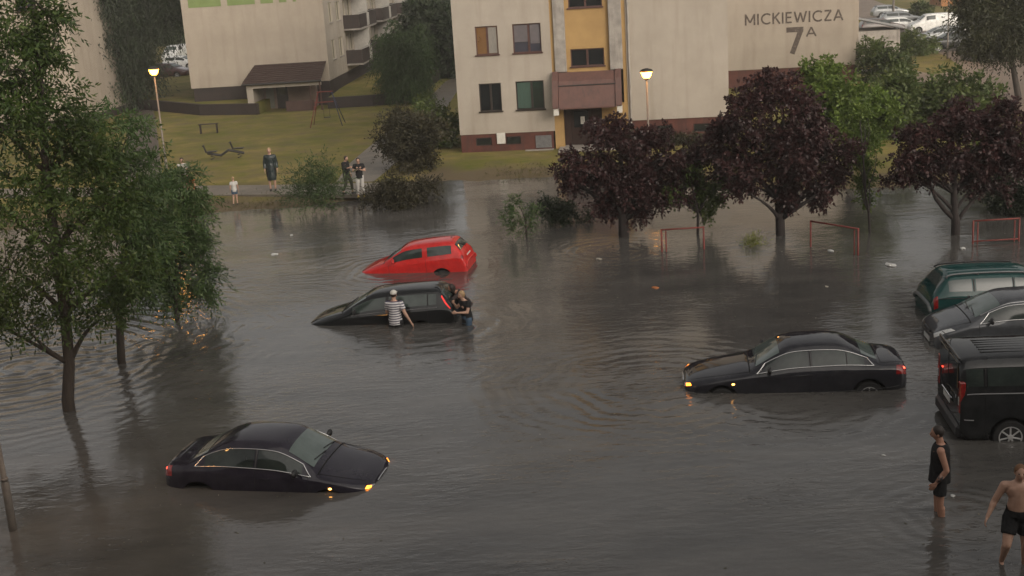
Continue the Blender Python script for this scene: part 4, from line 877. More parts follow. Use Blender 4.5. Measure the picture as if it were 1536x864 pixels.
def place(px0, py0, px1, py1, W, side, back=0.5, L=None):
    """two points on the visible waterline of the near side -> centre and heading from first point to second"""
    a, b_ = G(px0, py0), G(px1, py1); d = (b_-a).normalized(); n = Vector((-d.y, d.x, 0)); c = a.lerp(b_, back)+n*side*W/2
    return (c.x, c.y, 0), math.atan2(d.y, d.x)
def blob(parent, name, p, r, m, sc=(1, 1, 1)):
    b = BM(); bmesh.ops.create_uvsphere(b, u_segments=12, v_segments=8, radius=r)
    for v in b.verts: v.co = Vector((v.co.x*sc[0]+p[0], v.co.y*sc[1]+p[1], v.co.z*sc[2]+p[2]))
    return obj(name, b, m, parent, True)
def plate(t, x, z, w=.52, h=.11, y=0, rot=0, m=None):
    b = BM(); box(b, x-.006, x+.006, y-w/2, y+w/2, z-h/2, z+h/2, .002); return obj('number_plate', b, m or platem, t)

black1 = paint('midnight_car_paint', (.017, .015, .023)); black2 = paint('charcoal_car_paint', (.016, .016, .020)); black3 = paint('black_car_paint', (.009, .010, .011))
redp = paint('red_car_paint', (.42, .018, .016), .28); greenp = paint('green_car_paint', (.008, .042, .040)); greyp = paint('grey_car_paint', (.060, .064, .07), .25, .3)
silverp = paint('silver_car_paint', (.30, .31, .31), .25, .3); whitep = paint('white_car_paint', (.62, .62, .60), .3); vanp = paint('black_van_paint', (.012, .013, .014), .3)

def audi_extra(t, sh, near=1):
    for sd in (1, -1): b = BM(); sh.line(b, [(3.6, 2.75), (12.2, 2.75)], .010, .003, sd, 26, 5); obj('side_strip', b, plastic, t)
    p = sh(3.55, 4.0)
    for sd in (1, -1): blob(t, 'side_indicator', (p[0], sd*(p[1]+.006), p[2]-.02), .024, amberw, (1.4, .6, .8))
    b = BM(); pp = sh(.25, 8.0); box(b, pp[0]-.02, pp[0]+.012, -.30, .30, .47, .60, .02); g = obj('grille', b, plastic, t)
    b = BM(); sh.line(b, [(.3, 6.4), (.3, 9.6)], .014, .006, 1, 10); obj('chrome_strip', b, chrome, g)
    b = BM(); sh.line(b, [(11.9, 7), (11.9, 9)], .004, .004, 1, 6); obj('boot_strip', b, chrome, t)
    plate(t, -sh.L/2-.004, .62); plate(t, sh.L/2+.012, .36)
hl = lambda lit: [(sd, [(.42, 4.6), (1.35, 4.5), (1.25, 5.15), (.55, 5.55)], lens, 'headlight') for sd in (1, -1)]+[(sd, [(.95, 4.52), (1.52, 4.46), (1.42, 5.02), (.95, 5.15)], amber, 'indicator') for sd in (1, -1)]
tl = [(sd, [(11.9, 3.75), (13.25, 3.8), (13.15, 5.2), (12.0, 5.0)], redl, 'tail_light') for sd in (1, -1)]+[(sd, [(12.75, 4.55), (13.05, 4.55), (13.0, 4.9), (12.75, 4.85)], redlit, 'lit_tail_lamp') for sd in (1, -1)]
# left saloon: nose to the right, deep in the water
pos, yaw = place(247, 733, 540, 741, 1.80, 1, .5)
LS = car('saloon_car', 'black saloon stranded alone at lower left, nose to the right with amber indicators lit', 'car', SED2, (4.14, 1.80, 1.45), black1, pos, yaw, R(2.0), R(1.0), .57,
    trim=(5.2, 9.85), head=hl(1), tail=tl, extra=audi_extra, wheels=None, group='cars stranded in the flood water')
# right saloon: nose to the left
pos, yaw = place(1357, 586, 1036, 592, 1.81, -1, .5)
RS = car('saloon_car', 'dark grey saloon with long chrome window arch, nose to the left, rear wheel partly showing', 'car', SED, (4.72, 1.81, 1.45), black2, pos, yaw, R(1.6), 0, .47,
    windows=((5.45, 7.42), (7.55, 8.95), (9.0, 9.62)), trim=(5.2, 9.95), head=hl(1), tail=tl, extra=audi_extra, wheels=[(0, 1), (1, 1)], group='cars stranded in the flood water')
# red three-door
def red_extra(t, sh):
    b = BM(); p = sh(9.2, 8.0); tube(b, [(p[0], 0, p[2]-.01), (p[0]-.22, 0, p[2]+.20)], .006, 5); tube(b, [(p[0], 0, p[2]-.01), (p[0]-.02, 0, p[2]+.02)], .02, 6); obj('aerial', b, plastic, t)
    b = BM(); sh.line(b, [(10.35, 7.2), (10.9, 8.6)], .010, .02, 1, 6); obj('rear_wiper', b, plastic, t)
    plate(t, -sh.L/2-.012+.06, .80)
    b = BM(); sh.line(b, [(12.95, 3.6), (12.95, 12.4)], .035, .01, 1, 24, 6); obj('bumper_ridge', b, redp, t, True)
pos, yaw = place(694, 408, 545, 411, 1.62, -1, .5)
car('hatchback_car', 'small red three-door hatchback, nose down in the water', 'car', HAT, (3.58, 1.62, 1.41), redp, pos, yaw, R(5.2), R(0), .56,
    windows=((5.5, 7.55), (7.8, 9.62)), rw=(10.12, 10.85), tail=[(sd, [(11.05, 4.3), (11.9, 4.3), (11.8, 5.3), (11.05, 5.2)], redl, 'tail_light') for sd in (1, -1)], head=[(sd, [(.42, 4.6), (1.35, 4.5), (1.25, 5.15), (.55, 5.55)], lens, 'headlight') for sd in (1, -1)],
    extra=red_extra, wheels=[(1, 1)], ar=.285, group='cars stranded in the flood water', seams=((5.2, 1.2, 5.0), (7.68, 1.0, 5.0)))
# black hatchback with people around it
def stilo_extra(t, sh):
    b = BM(); sh.line(b, [(5.35, 4.88), (9.7, 4.88)], .009, .004, 1, 24, 5); obj('side_strip', b, greym, t)
    plate(t, -sh.L/2+.07, .80)
    b = BM(); p = sh(8.3, 8.0); box(b, p[0]-.9, p[0]-.5, -.3, -.25, p[2], p[2]+.01); box(b, p[0]-.9, p[0]-.5, .25, .3, p[2], p[2]+.01); obj('roof_strip', b, plastic, t)
pos, yaw = place(680, 485, 461, 490, 1.76, -1, .5)
car('hatchback_car', 'black five-door hatchback with tall red tail lamps, three people beside it', 'car', HAT, (4.25, 1.76, 1.52), mat('wet_black_paint', (.012, .013, .014), .3, coat=.9, spec=0), pos, yaw, R(2.9), R(1), .68,
    windows=((5.4, 7.2), (7.32, 8.9), (8.98, 9.66)), rw=(10.12, 10.85), tail=[(sd, [(10.14, 5.80), (11.2, 4.55), (11.34, 4.82), (10.2, 6.0)], mat('bright_red_lens', (.75, .03, .03), .15, emit=(1, .03, .02), es=.25) if sd > 0 else redl, 'tail_light') for sd in (1, -1)], head=[(sd, [(.42, 4.6), (1.6, 4.6), (1.5, 5.3), (.55, 5.55)], lens, 'headlight') for sd in (1, -1)],
    extra=stilo_extra, wheels=None, glass=mat('car_side_glass_green', (.050, .066, .060), .06, (.022, .03, .028), 1.8, spec=.6), group='cars stranded in the flood water', seams=((5.2, 1.2, 5.0), (7.26, 1.0, 5.0), (8.9, 2, 5)))
# green estate, rear towards the open water
def est_extra(t, sh):
    for sd in (1, -1):
        b = BM(); sh.line(b, [(6.6, 6.25), (10.0, 6.25)], .022, .05, sd, 20, 6); [sh.line(b, [(u, 6.25), (u+.06, 6.25)], .03, .02, sd, 2, 6) for u in (6.6, 8.2, 9.9)]; obj('roof_rail', b, plastic if sd > 0 else greym, t, True)
    b = BM(); [sh.line(b, [(6.7, k), (9.7, k)], .008, .006, 1, 12, 5) for k in (6.9, 7.5, 8.5, 9.1)]; obj('roof_rib', b, greenp, t)
    b = BM(); sh.line(b, [(12.95, 3.6), (12.95, 12.4)], .05, .01, 1, 24, 6); obj('bumper', b, mat('grey_bumper', (.12, .13, .13), .4), t, True)
    for sd in (1, -1): b = BM(); sh.line(b, [(3.5, 4.3), (11, 4.3)], .012, .005, sd, 24, 5); obj('side_strip', b, plastic, t)
EST = [tuple(r) for r in HAT]
HAT2 = [((r[0]*.70 if r[0] <= .98 else r[0]-.294),)+tuple(r[1:]) for r in HAT]
pos, yaw = place(1376, 471, 1560, 471, 1.70, 1, .0)
d = Vector((math.cos(R(-7)), math.sin(R(-7)), 0)); a = G(1389, 476)
def from_corner(a, yaw, L, W, side, nose=-1):
    d = Vector((math.cos(yaw), math.sin(yaw), 0)); n = Vector((-d.y, d.x, 0)); c = a+d*L/2+n*W/2; return (c.x, c.y, 0)
pos = from_corner(G(1399, 482), R(-5), 4.35, 1.72, 1)
car('estate_car', 'dark green estate car with roof rails behind the grey hatchback at the right edge', 'car', EST, (4.45, 1.72, 1.50), greenp, pos, R(-5), R(0), 0, .36,
    windows=((5.5, 7.1), (7.2, 8.35), (8.5, 9.9)), rw=(10.15, 10.85), tail=[(sd, [(11.0, 3.4), (12.0, 3.4), (12.0, 4.75), (11.0, 4.9)], redl, 'tail_light') for sd in (1, -1)], extra=est_extra, wheels=None, group='cars parked in the water at the right edge', glass=mat('car_side_glass_pale', (.06, .075, .07), .07, spec=.9))
# grey hatchback, nose to the left
def grey_extra(t, sh):
    b = BM(); sh.line(b, [(.25, 6.8), (.25, 9.2)], .03, .0, 1, 10); obj('grille', b, plastic, t)
    p = sh(.2, 3.2); plate(t, sh.L/2+.008, .50)
    for sd in (1, -1): b = BM(); sh.line(b, [(5.3, 6.05), (9.0, 6.05)], .012, .006, sd, 24, 5); obj('roof_strip', b, chrome if sd > 0 else plastic, t)
pos = from_corner(G(1404, 526), R(-6), 3.95, 1.78, 1)
car('hatchback_car', 'dark grey hatchback with big swept headlamps, parked between the green estate and the van', 'car', HAT2, (3.95, 1.78, 1.55), greyp, pos, R(180-6), 0, 0, .42,
    windows=((5.4, 7.2), (7.32, 8.9), (8.98, 9.66)), rw=(10.12, 10.85), head=[(sd, [(.5, 4.55), (2.9, 4.75), (2.6, 5.35), (.7, 5.6)], mat('clear_headlamp', (.62, .63, .62), .12, (.4, .41, .4), 10, spec=.9), 'headlight') for sd in (1, -1)], extra=grey_extra, wheels=None, trim=(5.32, 9.72), group='cars parked in the water at the right edge')
# black van
def van_extra(t, sh):
    x = -sh.L/2
    b = BM(); box(b, x-.012, x+.01, -.70, .70, 1.24, 1.74, .01); obj('rear_window', b, glass_side, t)
    b = BM(); box(b, x-.02, x+.02, -.80, .80, 1.80, 1.86, .01); obj('rear_spoiler', b, vanp, t)
    b = BM(); box(b, x-.05, x+.10, -.90, .90, .30, .56, .05); obj('rear_bumper', b, plastic, t)
    b = BM(); box(b, x-.018, x-.004, -.005, .005, .66, 1.8); obj('door_gap', b, seam, t)
    plate(t, x-.03, .84); b = BM(); tube(b, [(x-.02, -.38, .93), (x-.05, -.3, .955), (x-.05, .3, .955), (x-.02, .38, .93)], .014, 6); obj('chrome_strip', b, chrome, t)
    for sd in (1, -1):
        b = BM(); box(b, x-.008, x+.10, sd*.84-.075, sd*.84+.075, .80, 1.42, .02); tlp = obj('tail_light', b, redl, t)
        b = BM(); box(b, x-.014, x+.03, sd*.84-.04, sd*.84+.04, .95, 1.12, .01); obj('reversing_lens', b, lens, tlp)
        b = BM(); sh.line(b, [(5.8, 4.78), (9.5, 4.78)], .012, .006, sd, 20, 5); obj('slide_rail', b, greym, t)
        b = BM(); sh.line(b, [(8.9, 3.1), (9.9, 3.1)], .010, .004, sd, 8, 5); obj('side_strip', b, greym, t)
    b = BM()
    for k in range(6):
        y = -.42+.14*k; z = sh(8.0, 8.0)[2]-.012-.05*(y*y)
        box(b, x+.45, x+1.7, y-.02, y+.02, z-.01, z+.022, .008); box(b, x+2.0, x+3.1, y-.02, y+.02, z-.01, z+.022, .008)
    obj('roof_rib', b, vanp, t)
    b = BM(); p = sh(9.8, 8.0); tube(b, [(p[0]+.1, .55, p[2]-.02), (p[0]-.1, .62, p[2]+.14)], .007, 5); obj('aerial', b, plastic, t)
pos = from_corner(G(1441, 664), R(-7), 4.80, 1.92, 1)
car('van', 'black van with ribbed roof and one alloy wheel showing, at the right edge', 'van', VAN, (4.85, 1.92, 1.88), vanp, pos, R(-7), 0, 0, .25,
    windows=((5.4, 6.6), (6.8, 8.3), (8.45, 9.55)), rw=None, ws=(4.1, 4.95), arches=(.85, -.92), ar=.345, wk=(5.18, 5.80), extra=van_extra, wheels=[(1, -1), (0, -1)], seams=((5.0, 1.2, 5.0), (6.7, 1.0, 5.0), (8.37, 1, 5)), group='cars parked in the water at the right edge')
# the distant parked cars
def far_car(px, py, yaw, rows, LWH, p, label, cat='car', name='parked_car', **k):
    g = G(px, py, .27); return car(name, label, cat, rows, LWH, p, (g.x, g.y, .266), R(yaw), ground=True, group='cars parked far away', su=4, **k)
TL = [(sd, [(11.0, 4.0), (12.0, 4.0), (12.0, 5.1), (11.0, 5.0)], redl, 'tail_light') for sd in (1, -1)]
far_car(1352, 38, -4, HAT, (4.5, 1.8, 1.5), silverp, 'silver parked car in the back row behind the white hatchback', tail=TL)
far_car(1352, 48, -2, HAT, (4.2, 1.75, 1.5), whitep, 'white hatchback parked between the silver car and the bush', rw=(10.12, 10.85), tail=TL)
far_car(1322, 50, -2, HAT, (4.4, 1.8, 1.5), mat('brown_car', (.10, .08, .07), .3, coat=1), 'brown parked car at the left end of the far row', tail=TL)
VN = [tuple(r) for r in VAN]
far_car(1397, 49, 176, VN, (4.4, 1.8, 1.85), whitep, 'white panel van parked with its nose towards the bush', cat='van', name='parked_van', windows=((5.2, 6.6),), rw=None, ws=(4.1, 4.95), arches=(.85, -.92), seams=((5.0, 1.2, 5.0), (6.7, 1.0, 5.0)))
far_car(1408, 66, 176, HAT, (4.2, 1.8, 1.5), silverp, 'silver-white car parked in front of the white panel van', head=[(sd, [(.42, 4.6), (1.6, 4.6), (1.5, 5.3), (.55, 5.55)], lens, 'headlight') for sd in (1, -1)])
far_car(1424, 76, 178, HAT, (4.1, 1.75, 1.5), black3, 'black parked car with a bright wheel rim beside the lamp post')
far_car(1472, 90, -80, HAT, (4.2, 1.8, 1.5), greyp, 'dark parked car under the hanging tree', head=[(sd, [(.42, 4.6), (1.6, 4.6), (1.5, 5.3), (.55, 5.55)], lens, 'headlight') for sd in (1, -1)])
far_car(264, 91, -100, VN, (4.6, 1.85, 1.9), whitep, 'white van parked beyond the lamp at upper left', cat='van', name='parked_van', rw=None, ws=(4.1, 4.95), windows=((5.2, 6.6),), arches=(.85, -.92))
far_car(258, 117, -20, HAT, (4.3, 1.78, 1.5), mat('maroon_car', (.06, .02, .018), .25, coat=1), 'dark maroon car parked beside the left lamp')
far_car(276, 104, -20, HAT, (4.3, 1.78, 1.5), whitep, 'white car half hidden by the gable at upper left')
far_car(628, 38, -60, HAT, (4.3, 1.78, 1.5), whitep, 'white car far away above the weeping tree')

far_car(1446, 60, 178, HAT, (4.2, 1.8, 1.5), whitep, 'white car at the right end of the far row beside the hanging tree')
far_car(1335, 26, -4, HAT, (4.3, 1.8, 1.5), silverp, 'small silver car farthest up the road at upper right')

# ------------------------------------------------------------------ people
skin = mat('skin', (.40, .22, .155), .5, (.33, .175, .12), 9, bump=.1, bscale=50, spec=.35)
skinp = mat('pale_skin', (.46, .29, .215), .5, (.39, .23, .165), 9, bump=.1, bscale=50, spec=.35)
def cap_(bm, a, b, ra, rb, ends=True, n=14):
    """tapered limb with rounded ends"""
    a, b = Vector(a), Vector(b); d = b-a; L = d.length
    M = Matrix.Translation((a+b)/2) @ d.to_track_quat('Z', 'Y').to_matrix().to_4x4()
    bmesh.ops.create_cone(bm, cap_ends=True, segments=n, radius1=ra, radius2=rb, depth=L, matrix=M)
    if ends:
        for p, r in ((a, ra), (b, rb)): bmesh.ops.create_icosphere(bm, subdivisions=2, radius=r, matrix=Matrix.Translation(p))
def ell(bm, c, r, rot=None):
    M = Matrix.Translation(c) @ (rot.to_matrix().to_4x4() if rot else Matrix()) @ Matrix.Diagonal((*r, 1)); bmesh.ops.create_icosphere(bm, subdivisions=3, radius=1, matrix=M)
def melt(name, bm, m, parent, vox, smooth=3, cuts=()):
    """fuse overlapping masses into one continuous skin"""
    o = obj(name, bm, m, parent); md = o.modifiers.new('r', 'REMESH'); md.mode = 'VOXEL'; md.voxel_size = vox; md.use_smooth_shade = True
    if smooth: s2 = o.modifiers.new('s', 'SMOOTH'); s2.iterations = smooth; s2.factor = .5
    bpy.context.view_layer.update(); me = bpy.data.meshes.new_from_object(o.evaluated_get(bpy.context.evaluated_depsgraph_get()))
    o.modifiers.clear(); o.data = me
    if cuts:
        b = BM(); b.from_mesh(me)
        for co_, no in cuts: bmesh.ops.bisect_plane(b, geom=b.verts[:]+b.edges[:]+b.faces[:], plane_co=co_, plane_no=no, clear_outer=True)
        b.to_mesh(me); b.free()
    me.polygons.foreach_set('use_smooth', [True]*len(me.polygons)); return o
BASE = dict(pel=(0, 0, .96), wai=(0, 0, 1.10), che=(0, .0, 1.32), nec=(0, .01, 1.47), hea=(0, -.02, 1.64),
            shl=(.175, 0, 1.41), ell=(.235, .03, 1.13), wrl=(.245, -.05, .89), shr=(-.175, 0, 1.41), elr=(-.235, .03, 1.13), wrr=(-.245, -.05, .89),
            hil=(.09, 0, .93), knl=(.10, -.02, .50), anl=(.10, .02, .09), hir=(-.09, 0, .93), knr=(-.10, -.02, .50), anr=(-.10, .02, .09))
def person(label, pos, yaw, h=1.75, pose=None, sk=skin, top=None, topm=None, bottom=None, botm=None, hair=None, hairm=None, hat=None, shoes=None, wide=1.0, vox=.014, female=False, face=True, hood=False, sink=0, tilt=(0, 0), skirt=False, belly=0, fist=False, sleeves=.5, tank=False, legcut=.5, long_=0.0):
    """local frame: figure faces -y, x to its left"""
    J = {k: Vector(v) for k, v in BASE.items()}
    for k, v in (pose or {}).items(): J[k] = Vector(v)
    s = h/1.75; t = empty('person', (pos[0], pos[1], pos[2]-sink), label=label, cat='person'); t.rotation_euler = (tilt[0], tilt[1], yaw); t.scale = (s, s, s)
    b = BM(); W_ = wide
    up = (J['nec']-J['pel']).normalized(); lat = (J['shl']-J['shr']).normalized(); fw = lat.cross(up).normalized()   # fw points out of the chest (-y when upright)
    if fw.dot(Vector((0, -1, 0))) < 0 and abs(up.z) > .5: fw = -fw
    hd = (J['hea']-J['nec']).normalized()
    def torso(bm, g=0.0, sh_=True):
        q = up.rotation_difference(Vector((0, 0, 1))).inverted() if False else Vector((0, 0, 1)).rotation_difference(up)
        ell(bm, J['che']+up*.02, (.165*W_+g, .115*W_+g, .16+g), q); ell(bm, J['wai'], (.135*W_+g+belly, .10*W_+g+belly, .15+g), q); ell(bm, J['pel'], (.155*W_+g, .115+g, .12+g), q)
        if sh_: cap_(bm, J['shl'], J['shr'], .058*W_+g, .058*W_+g)
        cap_(bm, J['che'], J['pel'], .12*W_+g, .125*W_+g)
    torso(b)
    if not female: ell(b, J['che']+up*.05+fw*.07+lat*.07, (.075, .045, .06)); ell(b, J['che']+up*.05+fw*.07-lat*.07, (.075, .045, .06))
    else: ell(b, J['che']+up*.0+fw*.09+lat*.06, (.06, .05, .06)); ell(b, J['che']+up*.0+fw*.09-lat*.06, (.06, .05, .06))
    cap_(b, J['nec']-up*.05, J['hea']-hd*.05, .062*W_, .052); 
    for a, e_, w_ in (('shl', 'ell', 'wrl'), ('shr', 'elr', 'wrr')):
        cap_(b, J[a], J[e_], .056*W_, .042*W_); cap_(b, J[e_], J[w_], .043*W_, .027)
        cap_(b, J[e_].lerp(J[w_], .2), J[e_].lerp(J[w_], .5), .044*W_, .036)
        d = (J[w_]-J[e_]).normalized(); sgn = 1 if w_ == 'wrl' else -1
        xa = lat.cross(d).normalized() if abs(lat.dot(d)) < .95 else fw; n_ = d.cross(xa).normalized()   # palm plane
        c = J[w_]+d*.045; ell(b, c, (.040, .018, .050), Matrix((xa, n_, d)).transposed().to_quaternion().to_matrix().to_quaternion())
        for i, (o_, L_) in enumerate(((-.030, .062), (-.010, .074), (.010, .070), (.030, .054))):
            p0 = c+xa*o_+d*.035; cr = n_*(-sgn)*(.55 if fist else .18); p1 = p0+(d+cr*.7).normalized()*L_*.55; p2 = p1+(d*.9+cr*2.0).normalized()*L_*.5
            r = max(.0095, vox*.72); cap_(b, p0, p1, r, r*.95, n=8); cap_(b, p1, p2, r*.95, r*.85, n=8)
        th = c-xa*.038*1-d*.01; cap_(b, th, th-xa*.022+d*.035, max(.011, vox*.8), max(.010, vox*.75), n=8); cap_(b, th-xa*.022+d*.035, th-xa*.018+d*.062, max(.010, vox*.75), max(.009, vox*.7), n=8)
    for a, e_, w_ in (('hil', 'knl', 'anl'), ('hir', 'knr', 'anr')):
        cap_(b, J[a], J[e_], .088*W_, .057*W_); cap_(b, J[e_], J[w_], .056*W_, .036)
        cap_(b, J[e_].lerp(J[w_], .15)+Vector((0, .018, 0)), J[e_].lerp(J[w_], .5)+Vector((0, .012, 0)), .054*W_, .044*W_)
        f = J[w_]; cap_(b, f+Vector((0, .03, -.055)), f+Vector((0, -.13, -.06)), .036, .028); cap_(b, f+Vector((0, .02, -.04)), f+Vector((0, -.06, -.045)), .034, .034)
    # head
    hx = J['hea']; ell(b, hx+hd*.015, (.074, .092, .105)); ell(b, hx-hd*.055-Vector((0, .02, 0)), (.055, .062, .062))
    cap_(b, hx+Vector((0, -.088, .02)), hx+Vector((0, -.106, -.018)), .010, .015, n=8)
    for sg in (-1, 1): ell(b, hx+Vector((sg*.076, .008, -.002)), (.012, .020, .030))
    ell(b, hx+Vector((0, -.083, -.052)), (.026, .012, .012)); ell(b, hx+Vector((0, -.080, .032)), (.055, .014, .012))
    body = melt('body', b, sk, t, vox, 2)
    if face:
        for sg in (-1, 1):
            q = BM(); ell(q, hx+Vector((sg*.030, -.084, .010)), (.013, .009, .008)); obj('eye', q, darkm, t)
        q = BM(); ell(q, hx+Vector((0, -.094, -.052)), (.022, .006, .005)); obj('lips', q, mat('lips', (.28, .10, .08), .5), t)
    if hair:
        q = BM(); g = .010
        ell(q, hx+hd*.030+Vector((0, .018, 0)), (.080+g*hair, .088+g*hair, .098+g*hair))
        if hair > 1.5: cap_(q, hx+Vector((0, .05, .03)), hx+Vector((0, .07, -.14)), .075, .055); ell(q, hx+Vector((.055, .02, -.03)), (.03, .05, .09)); ell(q, hx+Vector((-.055, .02, -.03)), (.03, .05, .09))
        melt('hair', q, hairm, t, .012, 2, cuts=[(hx+Vector((0, -.045, .035)), Vector((0, -.80, -.55)))] if hair <= 1.5 else [(hx+Vector((0, -.060, .045)), Vector((0, -1, -.25)))])
    if hat == 'cap':
        q = BM(); ell(q, hx+Vector((0, .008, .055)), (.088, .102, .080)); hm = melt('cap', q, white, t, .01, 2, cuts=[(hx+Vector((0, 0, .032)), Vector((0, 0, -1)))])
        q = BM(); ell(q, hx+Vector((0, -.125, .045)), (.068, .065, .010)); obj('cap_peak', q, white, t, True)
    if top:
        q = BM(); g = .022; torso(q, g, not tank)
        cap_(q, J['wai'], J['pel']-up*.13, .138*W_+g*.6, .158*W_+g*.4, False)
        if tank: cap_(q, J['shl'].lerp(J['nec'], .38)+up*.01, J['che']+lat*.07, .042, .07); cap_(q, J['shr'].lerp(J['nec'], .38)+up*.01, J['che']-lat*.07, .042, .07)
        if long_: cap_(q, J['pel'], J['pel']-Vector((0, 0, long_)), .165, .20)
        cuts = []
        if not tank:
            for a, e_, w_ in (('shl', 'ell', 'wrl'), ('shr', 'elr', 'wrr')):
                if sleeves <= 1: cap_(q, J[a], J[a].lerp(J[e_], sleeves), .074*W_, .070*W_, False); ell(q, J[a], (.072*W_,)*3)
                else: cap_(q, J[a], J[e_], .076*W_, .066*W_); cap_(q, J[e_], J[e_].lerp(J[w_], sleeves-1), .066*W_, .052*W_, False)
        else: pass
        if hood: ell(q, hx+Vector((0, .02, .0)), (.108, .115, .13)); cap_(q, J['nec'], hx, .11, .10)
        hem = J['pel'] - up*(.10+long_)
        cuts.append((hem, -up))
        if not hood: cuts.append((J['nec']+up*.015, up))
        if hood: cuts.append((hx+Vector((0, -.085, 0)), Vector((0, -1, .05)))) if False else None
        melt(top, q, topm, t, max(vox, .014), 3, cuts=[c for c in cuts if c])
    if bottom:
        q = BM(); qq = Vector((0, 0, 1)); g = .022
        ell(q, J['pel'], (.165*W_+g*.4, .12+g, .13)); cap_(q, J['pel'], J['wai']+up*.04, .155*W_, .135*W_+.008, False)
        for a, e_, w_ in (('hil', 'knl', 'anl'), ('hir', 'knr', 'anr')):
            if legcut <= 1: cap_(q, J[a], J[a].lerp(J[e_], legcut), .108*W_, (.098 if not skirt else .12)*W_, False)
            else: cap_(q, J[a], J[e_], .104*W_, .076*W_); cap_(q, J[e_], J[e_].lerp(J[w_], legcut-1), .076*W_, .056*W_, False)
        melt(bottom, q, botm, t, max(vox, .014), 3, cuts=[(J['wai']-up*.04, up)])
    if shoes:
        for w_ in ('anl', 'anr'):
            q = BM(); f = J[w_]; cap_(q, f+Vector((0, .035, -.05)), f+Vector((0, -.15, -.058)), .046, .040); cap_(q, f+Vector((0, .02, -.04)), f+Vector((0, -.06, -.05)), .048, .045); melt('shoe', q, shoes, t, .014, 1)
    return t, J
blackc = mat('black_cloth', (.013, .013, .014), .85, (.022, .022, .023), 8, bump=.9, bscale=11, spec=.2)
navyc = mat('dark_raincoat', (.012, .020, .020), .35, (.02, .03, .03), 6, bump=.5, bscale=14)
whitec = mat('white_cloth', (.52, .50, .47), .9, (.42, .40, .37), 8, bump=.2, bscale=25)
denim = mat('denim_blue', (.05, .09, .14), .9, (.035, .06, .10), 10)
hairbr = mat('brown_hair', (.035, .018, .010), .6, (.02, .011, .007), 30, stretch=(1, 1, .2)); hairbl = mat('blonde_hair', (.38, .25, .13), .6, (.25, .16, .08), 30, stretch=(1, 1, .2)); hairgi = mat('reddish_hair', (.16, .075, .03), .7, (.11, .05, .02), 40); hairdk = mat('dark_hair', (.014, .009, .007), .6, (.022, .014, .01), 30)
def stripes():
    m = bpy.data.materials.new('striped_cloth'); m.use_nodes = True; n = m.node_tree.nodes; l = m.node_tree.links; p = n['Principled BSDF']; p.inputs['Roughness'].default_value = .9
    tc = n.new('ShaderNodeTexCoord'); sx = n.new('ShaderNodeSeparateXYZ'); l.new(tc.outputs['Object'], sx.inputs[0])
    a = n.new('ShaderNodeMath'); a.operation = 'MULTIPLY'; a.inputs[1].default_value = 15.5; l.new(sx.outputs[2], a.inputs[0])
    f = n.new('ShaderNodeMath'); f.operation = 'FRACT'; l.new(a.outputs[0], f.inputs[0]); g = n.new('ShaderNodeMath'); g.operation = 'GREATER_THAN'; g.inputs[1].default_value = .6; l.new(f.outputs[0], g.inputs[0])
    mm = n.new('ShaderNodeMix'); mm.data_type = 'RGBA'; mm.inputs[6].default_value = (.55, .54, .54, 1); mm.inputs[7].default_value = (.05, .045, .085, 1); l.new(g.outputs[0], mm.inputs[0]); l.new(mm.outputs[2], p.inputs['Base Color']); return m
def tattoo():
    m = bpy.data.materials.new('tattooed_skin'); m.use_nodes = True; n = m.node_tree.nodes; l = m.node_tree.links; p = n['Principled BSDF']; p.inputs['Roughness'].default_value = .5
    tc = n.new('ShaderNodeTexCoord'); t_ = n.new('ShaderNodeTexNoise'); t_.inputs['Scale'].default_value = 26; l.new(tc.outputs['Object'], t_.inputs['Vector'])
    r_ = n.new('ShaderNodeMapRange'); r_.inputs[1].default_value = .45; r_.inputs[2].default_value = .55; l.new(t_.outputs[0], r_.inputs[0])
    mm = n.new('ShaderNodeMix'); mm.data_type = 'RGBA'; mm.inputs[6].default_value = (.32, .18, .13, 1); mm.inputs[7].default_value = (.05, .045, .05, 1); l.new(r_.outputs[0], mm.inputs[0]); l.new(mm.outputs[2], p.inputs['Base Color']); return m
# man in black vest, seen from behind and the side, hand in pocket
p = G(1408, 770)
m1, J = person('man in black vest and shorts, tattooed forearms, standing shin deep in front of the van', p, R(-108), 1.86, sink=.33, vox=.011, top='vest', topm=blackc, bottom='shorts', botm=blackc, hair=.6, hairm=hairdk, tank=True, legcut=.62, wide=1.02,
    pose=dict(wrl=(.215, -.06, .90), ell=(.235, .09, 1.13), wrr=(-.20, -.06, .90), elr=(-.235, .09, 1.13), anl=(.09, .06, .09), knl=(.095, .01, .50), anr=(-.09, -.02, .09), hea=(0, -.05, 1.635)))
q = BM()
for a, c in (('elr', 'wrr'),): cap_(q, J[a].lerp(J[c], .35), J[a].lerp(J[c], .85), .0435, .034, False, 20)
obj('tattoo', q, tattoo(), m1, True)
q = BM(); cap_(q, J['ell'].lerp(J['wrl'], .35), J['ell'].lerp(J['wrl'], .85), .0435, .034, False, 20); obj('tattoo', q, _m.setdefault('tat', bpy.data.materials['tattooed_skin']), m1, True)
# shirtless man wading
p = G(1523, 845)
m2, J = person('bare-chested man in black shorts wading at the lower right corner, one arm swung out', p, R(-12), 1.80, sink=.18, vox=.011, sk=skinp, bottom='shorts', botm=blackc, hair=.5, hairm=hairgi, legcut=.62, wide=1.12, fist=True,
    pose=dict(shr=(-.20, 0, 1.41), shl=(.20, 0, 1.41), elr=(-.32, .02, 1.15), wrr=(-.43, -.09, .94), ell=(.30, .06, 1.15), wrl=(.33, -.06, .93), knr=(-.17, -.20, .56), anr=(-.19, .02, .20), knl=(.12, -.05, .50), anl=(.13, .03, .09), hea=(-.0, -.05, 1.63)))
